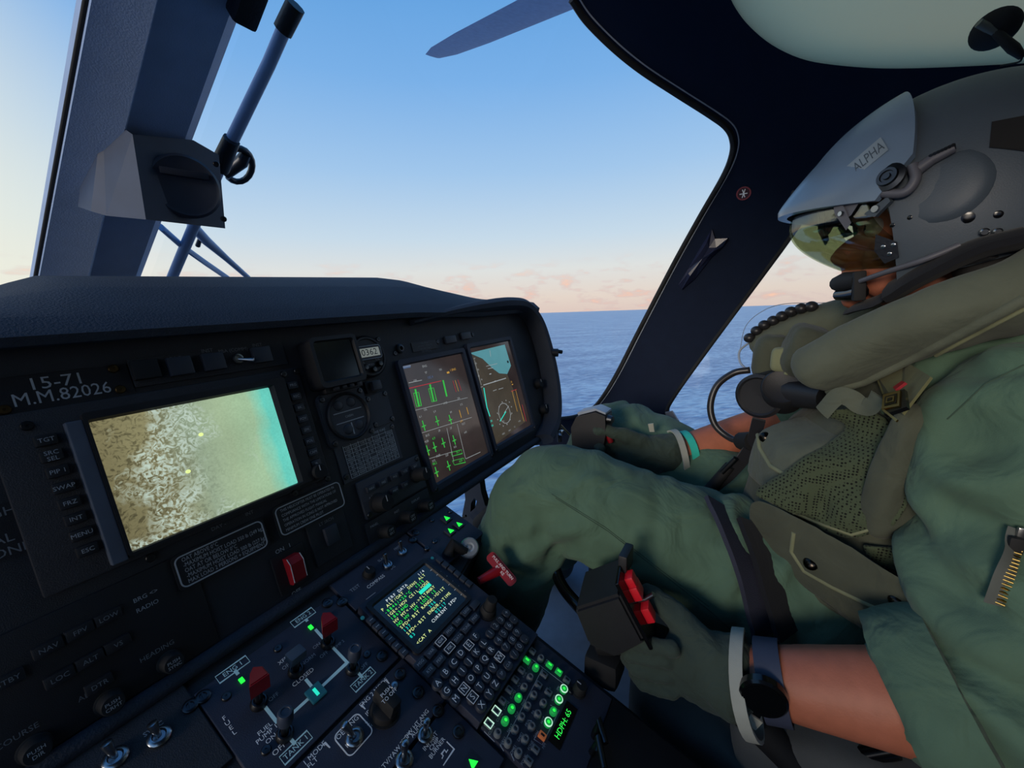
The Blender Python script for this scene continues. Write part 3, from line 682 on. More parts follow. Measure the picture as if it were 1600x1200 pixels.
gfx(d2, c, 'text_teal', [('l', .0028, [(708, 400), (730, 540), (752, 605)]), ('l', .0022, [(825, 640), (868, 570)]), ('t', 'CRS', .006, (760, 640)), ('t', '128', .006, (768, 672))])
gfx(d2, c, 'text_amber', [('t', '25', .007, (908, 358)), ('l', .001, [(912, 420), (950, 570)]), ('l', .001, [(938, 415), (975, 560)]), ('l', .001, [(965, 520), (998, 640)]), ('d', (915, 375), .003, .0012)])
gfx(d2, c, 'text_red', [('l', .0012, [(905, 425), (945, 410)]), ('l', .001, [(985, 520), (1015, 640)])])
gfx(d2, c, 'unit_black', [('d', (882, 212), .0035, .003)], name='marker')

# ---- covered standby instrument (dark square hood)
u0, u1, v0, v1 = bounds(pan, [(462, 537), (537, 528), (553, 600), (484, 613)])
c = ((u0+u1)/2, (v0+v1)/2); r = unit(PAN, *c, 'standby_instrument', 'black square standby instrument with dark blank face and rounded hood', 'gauge')
W, H = (u1-u0)/2, (v1-v0)/2
vs, fs = framed(-W+.007, W-.007, -H+.010, H-.008, -W, W, -H, H, .034, .029, 0, .009)
B().add(vs, fs).obj('hood', 'unit_black', r, smooth=30); B().rect(-W+.006, W-.006, -H+.009, H-.007, .002, .0292).obj('face', 'screen_off', r)
B().rect(-W*.7, W*.98, -H-.008, -H+.002, 0, .02, .003).obj('button_bar', 'unit_black', r, smooth=40)
for k in range(4): inst('sbk', lambda b: b.box((0, 0, .003), (.008, .005, .006), .001), 'push_button', 'key_dark', r, (-W*.3+.0135*k, -H-.003, .02))
knob(r, W+.001, -H+.006, .008, .0055, .016, 'dark_steel')
# ---- clock
cu, cv = pan(573, 558); r = unit(PAN, cu, cv, 'panel_clock', 'small round black clock with grey digital readout and three buttons', 'clock')
B().lathe([(.037, 0), (.037, .005), (.034, .008), (.031, .008), (.030, .006), (.0005, .006)], n=36).obj('case', 'unit_black', r, smooth=40)
B().prism(rrect(-.027, .027, -.006, .019, .006), .006, .0095, bev=.001).obj('readout_frame', 'key_dark', r, smooth=40)
B().stroke(rrect(-.026, .026, -.005, .018, .005), .0012, .0095, .0099, closed=True).obj('frame_line', 'dim_print', r)
ld = B().rect(-.022, .022, -.001, .014, .0095, .0102).obj('readout', mat('lcd', (168, 174, 164), .4, emit=.32, var=.05), r)
b = B(); b.text('0362', .0155, 0, .0062, .0105, sx=1.1); b.obj('digits', 'gloss_black', ld)
for (x, y, t) in ((-.016, -.018, 'SEL'), (0, -.024, 'MODE'), (.016, -.016, 'CTL')):
    inst('ckb', lambda b: b.lathe([(.0052, 0), (.0052, .005), (.004, .0068), (.0004, .007)], n=16), 'push_button', 'gloss_black', r, (x, y, .006))
    b = B(); b.text(t, .005, x, y+.009, .0064); b.obj('legend', 'dim_print', r)
screws(r, [(-.037, .022), (.034, .028), (-.03, -.03)], .001)
# ---- round gauge
cu, cv = pan(540, 651); r = unit(PAN, cu, cv, 'round_gauge', 'round grey dual scale gauge in a square black mount below the standby instrument', 'gauge')
B().prism(rrect(-.043, .043, -.043, .043, .012), 0, .006, bev=.0015).obj('mount', 'panel_grey', r, smooth=40)
B().lathe([(.0385, .006), (.0385, .012), (.036, .014), (.034, .012), (.0335, .009), (.0004, .009)], n=40).obj('case', 'unit_black', r, smooth=40)
B().lathe([(.0335, .009), (.0335, .0096), (.0004, .0096)], n=36).obj('dial', 'panel_grey', r)
for (x, y, sx) in ((-.014, .020, 1), (.010, .021, 1), (-.008, -.020, 1), (.013, -.018, 1)): B().sph((x, y, .0096), .0085, 8, (1, 1, .25)).obj('window', 'key_dark', r, smooth=0)
for q_ in ((-.026, .026, .0075, .009), (-.026, .026, -.0085, -.007), (-.001, .001, -.03, -.011)): B().rect(*q_, .0096, .0100).obj('dial_mark', 'dim_print', r)
legend(r, 'CABIN', .005, 0, 0, .01)
screws(r, [(-.035, .035), (.035, .035), (-.035, -.035), (.035, -.035)], .006)
# ---- blank plate and push button beside the gauge
u0, u1, v0, v1 = bounds(pan, [(573, 622), (598, 616), (611, 655), (586, 666)]); c = ((u0+u1)/2, (v0+v1)/2); r = unit(PAN, *c, 'blank_plate', 'plain grey blanking plate right of the round gauge', 'panel')
W, H = (u1-u0)/2+.006, (v1-v0)/2+.004
B().rect(-W, W, -H, H, 0, .003, .0008).obj('plate', 'panel_grey', r); screws(r, [(-W+.005, H-.006), (W-.005, H-.004), (-W+.005, -H+.005), (W-.005, -H+.006)], .003)
u, v = pan(581, 604); r = unit(PAN, u, v, 'square_push_button', 'small square black push button under the clock', 'button')
B().rect(-.017, .012, -.010, .010, 0, .006, .002).obj('base', 'unit_black', r, smooth=40); B().rect(-.008, .010, -.008, .008, .006, .014, .0015).obj('cap', 'key_dark', r, smooth=40)
# ---- correction card with table
u0, u1, v0, v1 = bounds(pan, [(531, 692), (608, 664), (622, 714), (549, 748)]); c = ((u0+u1)/2, (v0+v1)/2); W, H = (u1-u0)/2, (v1-v0)/2
r = unit(PAN, *c, 'correction_card', 'grey card printed with a small table of figures', 'card')
B().rect(-W-.014, W+.008, -H-.004, H+.004, 0, .002, .0006).obj('holder', 'panel_grey', r); B().rect(-W, W, -H, H, .002, .0028).obj('card', mat('card_grey', (74, 76, 80), .7), r)
b = B()
for k in range(9): v = -H+2*H*k/9.5; b.rect(-W, W, v-.0003, v+.0003, .0028, .0031)
for k in range(8): u = -W+2*W*k/7; b.rect(u-.0003, u+.0003, -H, H*.78, .0028, .0031)
for i in range(8):
    for j in range(7):
        if random.random() < .85: b.text(random.choice(('120', '95', '100', '85', '110', '4000', '60')), .0050, -W+2*W*(j+.5)/7, -H+2*H*(i+.5)/9.5, .0031, sx=1.1)
b.text('AIRSPEED LIMITS  VNE KIAS', .0056, 0, H*.88, .0031, sx=1.1)
b.obj('table_print', mat('card_print', (190, 193, 196), .7), r, kind='stuff')
screws(r, [(-W-.008, -H+.006), (W+.003, H-.004)], .002)
# ---- radio control unit below the card
u0, u1, v0, v1 = bounds(pan, [(553, 764), (645, 705), (665, 752), (575, 818)]); c = ((u0+u1)/2, (v0+v1)/2); W, H = (u1-u0)/2, (v1-v0)/2
r = unit(PAN, *c, 'radio_control_unit', 'dark radio control unit with a row of push keys and two knobs', 'radio')
B().rect(-W, W, -H, H, 0, .006, .002).obj('body', 'panel_grey', r, smooth=40)
for k, t in enumerate(('NAV', 'PRE', 'M-S', 'VOL', 'BRT')):
    u = -W*.72+W*.36*k; q = inst('rk', lambda b: b.box((0, 0, .003), (.016, .010, .006), .0015), 'key', 'key_dark', r, (u, H*.45, .006)); b = B(); b.text(t, .005, 0, 0, .0063); b.obj('legend', 'dim_print', q)
for k, t in enumerate(('MEM', 'DIS')):
    q = inst('rk', None, 'key', 'key_dark', r, (-W*.1+W*.36*k, -H*.25, .006)); b = B(); b.text(t, .005, 0, 0, .0063); b.obj('legend', 'dim_print', q)
knob(r, W*.72, -H*.05, .006, .0125, .030); knob(r, -W*.62, -H*.45, .006, .014, .026)
legend(r, 'A F BL', .0055, -W*.7, -H*.02, .0064); legend(r, 'ADF', .0055, W*.8, H*.5, .0064)
screws(r, [(W-.006, H-.007), (-W+.006, -H+.006)], .006)
u0, u1, v0, v1 = bounds(pan, [(565, 822), (662, 762), (676, 790), (582, 860)]); c = ((u0+u1)/2, (v0+v1)/2); W, H = (u1-u0)/2, (v1-v0)/2
r = unit(PAN, *c, 'dimmer_panel', 'black strip with three round dimmer knobs under the radio unit', 'control panel')
B().rect(-W, W, -H, H, 0, .005, .002).obj('plate', 'panel_black', r, smooth=40)
for k, (t, f) in enumerate((('PANEL', -.62), ('INST', .05), ('DISPLAY', .68))):
    q = knob(r, W*f, -H*.25, .005, .0105, .022, mark=False); b = B(); b.text('OFF\nBRT', .0055, 0, 0, .0223); b.obj('legend', 'dim_print', q)
    b = B(); b.text(t, .0055, W*f-.012, H*.55, .0054); b.obj('legend', 'dim_print', r)
# ---- hoist placards
def placard(corn, lines, name, label, size, pm, sx=1):
    u0, u1, v0, v1 = bounds(pan, corn); c = ((u0+u1)/2, (v0+v1)/2); W, H = (u1-u0)/2, (v1-v0)/2
    r = thing(name, label, 'placard', PAN @ M.Translation((c[0], c[1], .0062)))
    B().prism(rrect(-W-.003, W+.003, -H-.003, H+.003, .006), 0, .0012).obj('plate', 'unit_black', r)
    B().stroke(rrect(-W, W, -H, H, .006), .0014, .0012, .0016, closed=True).obj('border', pm, r)
    b = B(); K = len(lines)
    for k, t in enumerate(lines): legend(r, t, size, -W+.006, H-2*H*(k+.75)/(K+.5), .0016, pm, sx, 'LEFT', 'text_line')
placard([(266, 876), (402, 812), (414, 850), (284, 920)], ('OAT ABOVE 0°C', '-MAXIMUM HOIST LOAD 550 lb (249 kg)', 'OAT AT OR BELOW 0°C', '-MAXIMUM HOIST LOAD 500 lb (227 kg)', 'MAX LOAD 2 PERSONS + EQUIPMENT'), 'hoist_placard', 'black placard with white border giving hoist load limits', .0066, 'dim_print', .74)
placard([(424, 796), (523, 754), (536, 788), (437, 838)], ('THIS HELICOPTER MUST BE OPERATED IN', 'COMPLIANCE WITH THE LIMITATIONS OF', 'THE APPROVED FLIGHT MANUAL', 'OPERATION IN ICING IS NOT APPROVED', 'MINIMUM CREW ONE PILOT'), 'limitations_placard', 'black placard with white border of small text, right of the hoist placard', .0054, 'dim_print', .80)
# placard at the far left edge
cu, cv = pan(10, 832); r = unit(PAN, cu, cv, 'flight_conditions_placard', 'faint grey lettered placard at the left edge of the panel', 'placard')
B().rect(-.045, .04, -.022, .026, 0, .0012).obj('plate', 'unit_black', r)
b = B()
for k, t in enumerate(('FLIGHT', 'DE', 'ICAL', 'CONDITIONS')): legend(r, t, .011, -.02, .018-.0115*k, .0016, 'faint_print', 1, 'LEFT', 'text_line')
# ---- guarded red switch
cu, cv = pan(455, 888); r = unit(PAN, cu, cv, 'guarded_switch', 'red guarded zeroize switch below the placards', 'switch')
B().rect(-.022, .022, -.026, .026, 0, .003, .001).obj('base', 'unit_black', r)
b = B(); prof = [(.018, 0), (.018, .012), (.010, .017), (-.014, .014), (-.018, .008), (-.018, 0)]
q = M(((0, 0, 1, 0), (1, 0, 0, 0), (0, 1, 0, .003), (0, 0, 0, 1)))
b.prism(prof, -.0085, .0085, q); b.obj('guard', 'red_plastic', r, smooth=20)
b = B()
for s_ in (-1, 1): b.tube([q @ V((a_, b2, s_*.0087)) for a_, b2 in prof[1:4]], .0006, 5)
b.obj('guard_edge', 'dim_print', r)
legend(r, 'ON   I', .0075, -.004, .030, .0034); legend(r, 'OFF', .0075, -.004, -.031, .0034); legend(r, 'ZEROIZE', .0075, 0, -.040, .0034)
# ---- rocker switch right of it
cu, cv = pan(514, 835); r = unit(PAN, cu, cv, 'rocker_switch', 'dark rocker switch on a small plate above the pedestal', 'switch')
B().rect(-.03, .03, -.034, .034, 0, .003, .001).obj('plate', 'panel_black', r); B().rect(-.010, .010, -.013, .013, .003, .010, .002).obj('rocker', 'key_dark', r, smooth=40)
b = B(); b.text('LT SRCH', .006, 0, .020, .0034); b.obj('legend', 'faint_print', r)
# ---- autopilot mode panel in the dark lower left
u0, u1, v0, v1 = bounds(pan, [(-60, 1000), (215, 905), (345, 985), (0, 1150)]); u0 = -.03; u1 = .165; v0 = -.222; v1 = -.112; c = ((u0+u1)/2, (v0+v1)/2); W, H = (u1-u0)/2, (v1-v0)/2
r = unit(PAN, *c, 'autopilot_panel', 'very dark autopilot mode panel in the lower left corner', 'control panel')
B().rect(-W, W, -H, H, 0, .005, .002).obj('plate', 'unit_black', r, smooth=40)
for t, x, y in (('NAV', 72, 1010), ('FPV', 121, 984), ('LOW', 165, 962), ('ALT', 137, 1028), ('VS', 180, 1004), ('LOC', 90, 1055), ('STBY', 10, 1060), ('DTR', 151, 1066)):
    u, v = pl(c, pan(x, y))[0]; q = inst('apk', lambda b: b.box((0, 0, .003), (.019, .0105, .006), .0015), 'key', 'unit_black', r, (u, v, .005)); b = B(); b.text(t, .006, 0, 0, .0063); b.obj('legend', 'faint_print', q)
for t, x, y, h in (('HEADING', 262, 1032, 'PUSH\nSYNC'), ('COURSE', 52, 1166, 'PUSH\nDIR'), ('ALT SEL', 168, 1094, 'PUSH\nCRHT')):
    u, v = pl(c, pan(x, y))[0]; q = knob(r, u, v, .005, .0095, .014, mark=False); b = B(); b.text(h, .0045, 0, 0, .0145); b.obj('legend', 'dim_print', q)
    b = B(); b.text(t, .0065, u-.006, v+.0165, .0054); b.obj('legend', 'faint_print', r)
b = B()
for t, x, y in (('BRG <>', 225, 930), ('RADIO', 228, 946)): u, v = pl(c, pan(x, y))[0]; legend(r, t, .006, u, v, .0054)
# ================================================================== centre pedestal
pd = thing('centre_pedestal', 'dark sloping centre pedestal between the seats', 'console', PED @ M.Translation((.3, 0, -.3)))
body = [(.02, .338), (.55, .338), (.552, .222), (.458, .20), (.458, -.42), (.122, -.42), (.122, .20), (.02, .215)]
B().prism([(x-.3, y) for x, y in body], -.04, .298, bev=.004).obj('body', 'panel_black', pd, smooth=30)
def pf(x, y): return ped(320+x/4.617, 940+y/4.617)
def pk(x, y): return pedw(360+x/2.858, 780+y/2.858, .019)
def pc(x, y): return pedw(560+x/6.665, 860+y/6.665, PCW)
PCW = .018
def pm(x, y): return pedw(700+x/5.219, 970+y/5.219, .009)
def pe(x, y): return ped(560+x/7.5, 1040+y/7.5)
def pg(x, y): return ped(480+x/5.714, 720+y/5.714)
def base_unit(u0, u1, v0, v1, name, label, cat, m='panel_black', h=.004):
    c = ((u0+u1)/2, (v0+v1)/2); r = unit(PED, *c, name, label, cat)
    W, H = (u1-u0)/2, (v1-v0)/2
    B().rect(-W, W, -H, H, -.002, h, .001).obj('plate', m, r)
    return r, c, W, H
# ---- fuel panel
r, c, W, H = base_unit(.126, .294, .176, .302, 'fuel_panel', 'dark fuel panel with flow lines, red lever heads and ENG and TANK boxes', 'control panel', 'unit_navy')
w = .004
f = lambda x, y: pl(c, pf(x, y))[0]
b = B()
for pts in (((725, 140), (738, 158)), ((795, 215), (860, 290)), ((920, 345), (1025, 455), (845, 625)), ((725, 575), (770, 630)), ((750, 712), (600, 850)), ((425, 765), (522, 890)), ((610, 1000), (650, 1045)), ((1100, 525), (1135, 565)), ((215, 512), (240, 542))):
    b = B(); b.stroke([f(*p) for p in pts], .0032, w, w+.0003); b.obj('flow_line', 'cyan_print', r)
for t, p, hw_ in (('ENG 2', (708, 128), .0145), ('TANK 2', (1140, 575), .0145), ('ENG 1', (203, 503), .0155), ('TANK 1', (658, 1066), .0145)):
    u, v = f(*p); b = B(); b.stroke([(u-hw_, v-.0048), (u+hw_, v-.0048), (u+hw_, v+.0048), (u-hw_, v+.0048)], .0008, w, w+.0003, closed=True)
    b.obj('tank_box', 'cyan_print', r); legend(r, t, .0072, u, v, w+.0003, 'cyan_print')
for t, p, s_ in (('XFEED', (585, 425), .0062), ('OPEN', (605, 468), .006), ('NORM', (745, 435), .006), ('CLOSED', (708, 562), .0068), ('ON', (805, 335), .006), ('OFF', (857, 398), .006), ('OFF', (1145, 482), .006), ('ON', (432, 640), .006), ('OFF', (495, 705), .006), ('FUEL', (432, 936), .0064), ('PUMP 1', (448, 972), .0064), ('ON', (476, 1006), .0064), ('OFF', (535, 1080), .0074), ('PUMP 2', (960, 330), .005)):
    u, v = f(*p); b = B(); b.text(t, s_, u, v, w+.0003); b.obj('legend', 'white_print' if s_ > .0061 else 'dim_print', r)
for k, ch in enumerate('FUEL'):
    u, v = f(140+24*k, 860+34*k); b = B(); b.text(ch, .0066, u, v, w+.0003, ang=0); b.obj('legend', 'white_print', r)
for (p, m_) in (((762, 203), 'led_green'), ((265, 587), 'led_green')):
    u, v = f(*p); B().rect(u-.0022, u+.0022, v-.0032, v+.0032, w, w+.0015, .0005).obj('indicator_light', m_, r)
u, v = f(797, 680); q = B().rect(u-.0085, u+.0085, v-.0085, v+.0085, w, w+.0035, .001).obj('crossfeed_light', mat('teal_key', (20, 70, 84), .4, emit=.35), r)
B().rect(u-.0016, u+.0016, v-.0045, v+.0045, w+.0035, w+.0042).obj('light_bar', 'led_teal', q)
def lever(p, m_, kind, L=.030, tilt=0):
    u, v = f(*p); t = inst('fnut', lambda b: b.lathe([(.0085, 0), (.0085, .003), (.0068, .006), (.0055, .0062), (.0048, .004)], n=18), 'switch_nut', 'dark_steel', r, (u, v, w))
    inst(('fl', L), lambda b: b.lathe([(.0036, 0), (.004, L*.4), (.0052, L*.75), (.0052, L)], n=14), 'lever', 'dark_steel', t, (0, 0, .002), (tilt, 0, 0))
    if kind == 'wedge': inst('wedge', lambda b: b.prism([(-.010, -.006), (.009, -.008), (.010, .006), (.004, .013), (-.002, .008)], L-.004, L+.014, bev=.0012), 'lever_head', m_, t, (0, 0, .002), (tilt, 0, 0), 30)
    if kind == 'square': inst('sqcap', lambda b: b.rect(-.009, .009, -.007, .007, L-.002, L+.009, .002), 'lever_head', m_, t, (0, 0, .002), (tilt, 0, 0), 40)
    if kind == 'round': inst('rdcap', lambda b: b.lathe([(.0065, L-.006), (.0075, L-.002), (.0075, L+.008), (.0062, L+.0105), (.0045, L+.0105), (.004, L+.0095), (.0004, L+.0095)], n=18), 'lever_head', m_, t, (0, 0, .002), (tilt, 0, 0), 40)
lever((885, 320), 'red_plastic', 'wedge', .022, -.25); lever((390, 750), 'red_plastic', 'wedge', .024, -.25)
lever((655, 520), mat('cap_grey', (74, 84, 98), .6), 'square', .020, -.15); lever((1065, 505), mat('cap_blue', (48, 56, 72), .5), 'round', .024, -.1); lever((575, 978), 'cap_blue', 'round', .026, -.1)
screws(r, [f(895, 125), f(1165, 398), f(440, 1090), f(155, 705), f(525, 357)], w)
screws(r, [f(880, 30), f(985, 20), f(1275, 410)], w, 'dark_steel', True)
# ---- engine mode panel
r, c, W, H = base_unit(.128, .296, .100, .172, 'engine_mode_panel', 'dark engine mode panel with rotary selector and OEI TNG toggle in a rounded box', 'control panel', 'unit_navy')
f = lambda x, y: pl(c, pe(x, y))[0]
u, v = f(300, 560); k = knob(r, u, v, w, .0155, .010, mark=False, name='mode_selector')
B().rect(-.0065, .0065, -.014, .016, .010, .030, .002).obj('grip_bar', 'rubber', k, smooth=40)
b = B(); b.text('PUSH\nTO OFF', .0058, 0, .002, .0304); b.obj('legend', 'white_print', k)
for t, p, s_ in (('ENG 2 MODE', (178, 338), .0066), ('FLT', (215, 390), .0066), ('IDLE', (140, 548), .0066), ('OFF', (190, 685), .006)):
    u, v = f(*p); b = B(); b.text(t, s_, u, v, w+.0003); b.obj('legend', 'white_print' if t != 'OFF' else 'dim_print', r)
for pts in (((290, 212), (315, 190), (355, 235)), ((60, 460), (30, 490), (75, 535)), ((258, 395), (350, 388))):
    b = B(); b.stroke([f(*p) for p in pts], .0010, w, w+.0003); b.obj('bracket_line', 'white_print', r)
f2 = lambda x, y: pl(c, pf(x, y))[0]
q = [f2(912, 1010), f2(1105, 800), f2(1225, 935), f2(1035, 1155)]
b = B(); u0, u1 = min(q[0][0], q[3][0])+.002, max(q[1][0], q[2][0])-.002; v0, v1 = (q[2][1]+q[3][1])/2, (q[0][1]+q[1][1])/2
b.stroke(rrect(u0, u1, v0, v1, .005), .0011, w, w+.0003, closed=True); b.obj('box_line', 'white_print', r)
u, v = f2(1075, 1000); toggle(r, u, v, w, -.6, .6, .026, .0036)
for t, p, s_ in (('OEI TNG', (1027, 925), .0068), ('1', (1020, 1060), .006), ('2', (1168, 895), .006), ('1 MODE', (790, 1110), .0066), ('FLT', (775, 1180), .0066)):
    u, v = f2(*p); b = B(); b.text(t, s_, u, v, w+.0003); b.obj('legend', 'white_print', r)
b = B(); b.stroke([f2(845, 1055), f2(865, 1035), f2(900, 1070)], .001, w, w+.0003); b.obj('bracket_line', 'white_print', r)
screws(r, [f(415, 262)], w, 'steel'); screws(r, [f(478, 130), f(690, 345)], w, 'dark_steel', True)
# ---- trim and chip burner panel
r, c, W, H = base_unit(.150, .296, .012, .096, 'trim_panel', 'dark trim panel with two small toggles and CHIP BURNER legend', 'control panel', 'unit_navy')
f = lambda x, y: pl(c, pe(x, y))[0]
u, v = f(770, 840); toggle(r, u, v, w, -.15, 0, .024, .0034); u, v = f(525, 1140); toggle(r, u, v, w, -.2, 0, .028, .0036)
for t, p in (('LOW HT ANG', (665, 725)), ('AUDIO', (690, 765)), ('INHIBIT', (835, 910)), ('CHIP', (880, 945)), ('BURNER', (915, 990)), ('CLTV/YAW TRIM', (415, 1050))):
    u, v = f(*p); b = B(); b.text(t, .0062, u, v, w+.0003); b.obj('legend', 'white_print', r)
b = B(); b.stroke([f(1025, 915), f(1112, 1002), f(985, 1195)], .001, w, w+.0003); b.obj('bracket_line', 'white_print', r)
b = B(); b.stroke([f(970, 1115), f(985, 1080), f(965, 1060), f(1000, 1010), f(1020, 1040), f(1040, 1010)], .001, w, w+.0003); b.obj('symbol_line', 'white_print', r)
screws(r, [f(920, 560), f(1160, 805)], w, 'dark_steel', True)
u, v = pe(1325, 1165); r = unit(PED, u, v, 'caution_light', 'small green triangle light at the bottom edge of the pedestal', 'light')
B().rect(-.011, .011, -.010, .010, 0, .004, .001).obj('housing', 'unit_navy', r); B().prism([(-.005, -.004), (.005, -.004), (0, .005)], .004, .0048).obj('arrow', 'led_green', r)
# ---- control display unit with keyboard
r, c, W, H = base_unit(.298, .4420, .052, .260, 'control_display_unit', 'keyboard display unit showing yellow and green PERF DATA text', 'keyboard', 'unit_navy', .016)
w = .016; f = lambda x, y: pl(c, pc(x, y))[0]; g = lambda x, y: pl(c, pk(x, y))[0]
S = [f(95, 590), f(680, 95), f(1150, 500), f(625, 1060)]
u0, u1 = (S[0][0]+S[3][0])/2, (S[1][0]+S[2][0])/2; v0, v1 = (S[2][1]+S[3][1])/2, (S[0][1]+S[1][1])/2
vs, fs = framed(u0+.004, u1-.004, v0+.003, v1-.006, u0-.003, u1+.003, v0-.003, v1+.003, .0195, .0165, .0155, .006); B().add(vs, fs).obj('screen_bezel', 'unit_black', r, smooth=30)
sc_ = B().rect(u0+.004, u1-.004, v0+.003, v1-.006, .0155, .0168).obj('screen', mat('cdu_glass', (14, 26, 38), .2, emit=.6, var=.3, vscale=40), r)
TX = [('text_yellow', [('PERF DATA', (420, 425)), ('P ALT/OAT', (318, 567)), ('DENS ALT', (585, 345)), ('IGE<--HOV--CEIL-->OGE', (0, 0)), ('MT<--HV-->FLTAWAY', (0, 0)), ('NT LOSS', (0, 0)), ('SPD<-BST  RANGE->DIST', (0, 0)), ('SPD<-BST  ENDUR->TIME', (0, 0)), ('CURRENT SPD>', (0, 0)), ('<CAT A', (0, 0))])]
rows = [('   PERF DATA     1/4', 'text_white'), ('P ALT/OAT  DENS ALT', 'text_yellow'), ('-8846/+26°C  1215', 'text_green'), ('IGE<-HOV CEIL->OGE', 'text_yellow'), ('18634HD     12018', 'text_green'), ('HV MT<-HV->FLTAWAY', 'text_yellow'), ('NO HV  HT LOSS 15', 'text_green'), ('SPD<-BST RANGE->DIST', 'text_yellow'), ('137        296', 'text_teal'), ('SPD<-BST ENDUR->TIME', 'text_yellow'), ('83         02+17', 'text_teal'), ('        CURRENT SPD>', 'text_white'), ('<CAT A', 'text_yellow')]
su0, su1, sv0, sv1 = u0+.008, u1-.008, v0+.005, v1-.010
for k, (t, m_) in enumerate(rows):
    v = sv1-(sv1-sv0)*(k+.4)/len(rows); b = B()
    for j, ch in enumerate(t+' '):
        if ch != ' ': b.text(ch, .0064, su0+(su1-su0)*(j+.5)/21, v, .0170, sx=.95)
        elif b.v: b.obj('text_word', m_, r); b = B()
u, v = f(697, 392); B().rect(u-.011, u+.011, v-.0028, v+.0028, .0170, .0173).obj('highlight', 'led_teal', r)
def f_lsk(b): b.box((0, 0, .002), (.0085, .0105, .005), .0012)
for x, y in ((130, 735), (195, 800), (262, 865), (330, 930), (397, 1000), (470, 1066)):
    q = inst('lsk', f_lsk, 'line_key', 'key_dark', r, (*f(x, y), w)); b = B(); b.rect(-.0025, .0025, -.0004, .0004, .0045, .0048); b.obj('dash', 'dim_print', q)
for x, y in ((845, 105), (905, 155), (970, 197), (1030, 248), (1090, 300), (1150, 347)):
    inst('lsk', f_lsk, 'line_key', 'key_dark', r, (*f(x, y), w))
b = B()
for x, y in ((775, 190), (838, 238), (902, 285), (962, 338), (1024, 390), (1090, 440)):
    u, v = f(x, y); b = B(); b.rect(u-.005, u+.005, v-.0004, v+.0004, .0172, .0182); b.obj('index_line', 'white_print', r)
for x, y in ((45, 692), (772, 70)): u, v = f(x, y); B().sph((u, v, w), .0028, 8, (1, 1, .5)).obj('light_sensor', mat('sensor', (40, 120, 130), .3, emit=.2), r, smooth=0)
def f_fk(b): b.box((0, 0, .0025), (.0155, .0105, .005), .0014)
FK = ['MSG', 'VAR', 'IDX', 'FPLN', 'DIR', 'LEGS', 'RTE', 'PERF', 'FIX', 'DATA', 'TUNE', 'PREV']
fk = [(848, 735), (895, 686), (938, 637), (978, 590), (1016, 546), (1052, 503), (888, 768), (934, 720), (978, 668), (1016, 622), (1053, 577), (1090, 533)]
for t, p in zip(FK, fk):
    q = inst('fk', f_fk, 'function_key', 'key_dark', r, (*g(*p), w)); legend(q, t, .0052, 0, 0, .0053, 'white_print' if t in ('IDX', 'FIX') else 'dim_print')
    if t in ('IDX', 'FIX'): B().stroke(rrect(-.0068, .0068, -.0043, .0043, .001), .0007, .005, .0053, closed=True).obj('key_border', 'white_print', q)
u, v = g(1092, 472); inst('fk', f_fk, 'function_key', 'key_dark', r, (u, v, w))
def f_lk(b): b.lathe([(.0066, 0), (.0066, .0032), (.0058, .0046), (.0004, .0048)], n=16)
LET = dict(A=(925, 825), B=(960, 775), C=(997, 732), D=(1028, 690), E=(1063, 655), F=(1093, 615), G=(965, 860), H=(1002, 812), I=(1035, 768), J=(1065, 725), K=(1097, 685), L=(1130, 645), M=(1005, 895), N=(1042, 850), O=(1073, 803), P=(1105, 757), Q=(1135, 715), R=(1163, 675), S=(1080, 887), T=(1112, 838), U=(1145, 795), V=(1172, 753), W=(1200, 708), X=(1120, 922), Y=(1155, 870), Z=(1182, 828))
NUM = {'1': (1160, 600), '2': (1183, 567), '3': (1207, 540), '4': (1197, 632), '5': (1219, 600), '6': (1243, 567), '7': (1230, 660), '8': (1258, 629), '9': (1280, 596), '0': (1290, 660), '.': (1313, 625), '/': (1268, 693), 'CLR': (1240, 742), 'SP': (1210, 782), '+': (1232, 510), '-': (1265, 540)}
for t, p in list(LET.items())+list(NUM.items()):
    q = inst('lk', f_lk, 'letter_key', 'key_dark', r, (*g(*p), w)); b = B()
    b.text(t, .0098 if len(t) == 1 else .005, 0, 0, .0051)
    if t in 'NSEW': B().stroke([(-.0054, -.0052), (.0054, -.0052), (.0054, .0052), (-.0054, .0052)], .0007, .0048, .0051, closed=True).obj('key_border', 'white_print', q)
    b.obj('letter', 'white_print' if t not in ('CLR', 'SP') and t in LET else 'dim_print', q)
u, v = g(1150, 500); k = knob(r, u, v, w, .0115, .012, mark=False, name='rotary_knob'); inst('kn2', lambda b: b.lathe([(.0085, .012), (.008, .026), (.0068, .028), (.0004, .028)], n=20), 'inner_knob', 'rubber', k, (0, 0, 0))
B().stroke(circ(u, v, .0138, 28), .0007, w, w+.0006, closed=True).obj('knob_ring', 'dark_steel', r)
# fasteners around it
screws(pd, [(p[0]-.3, p[1]) for p in (pk(1035, 1040), pk(1075, 1025), pk(1140, 1090), pk(1115, 1135), pk(1010, 1048))], .299, 'dark_steel', True)
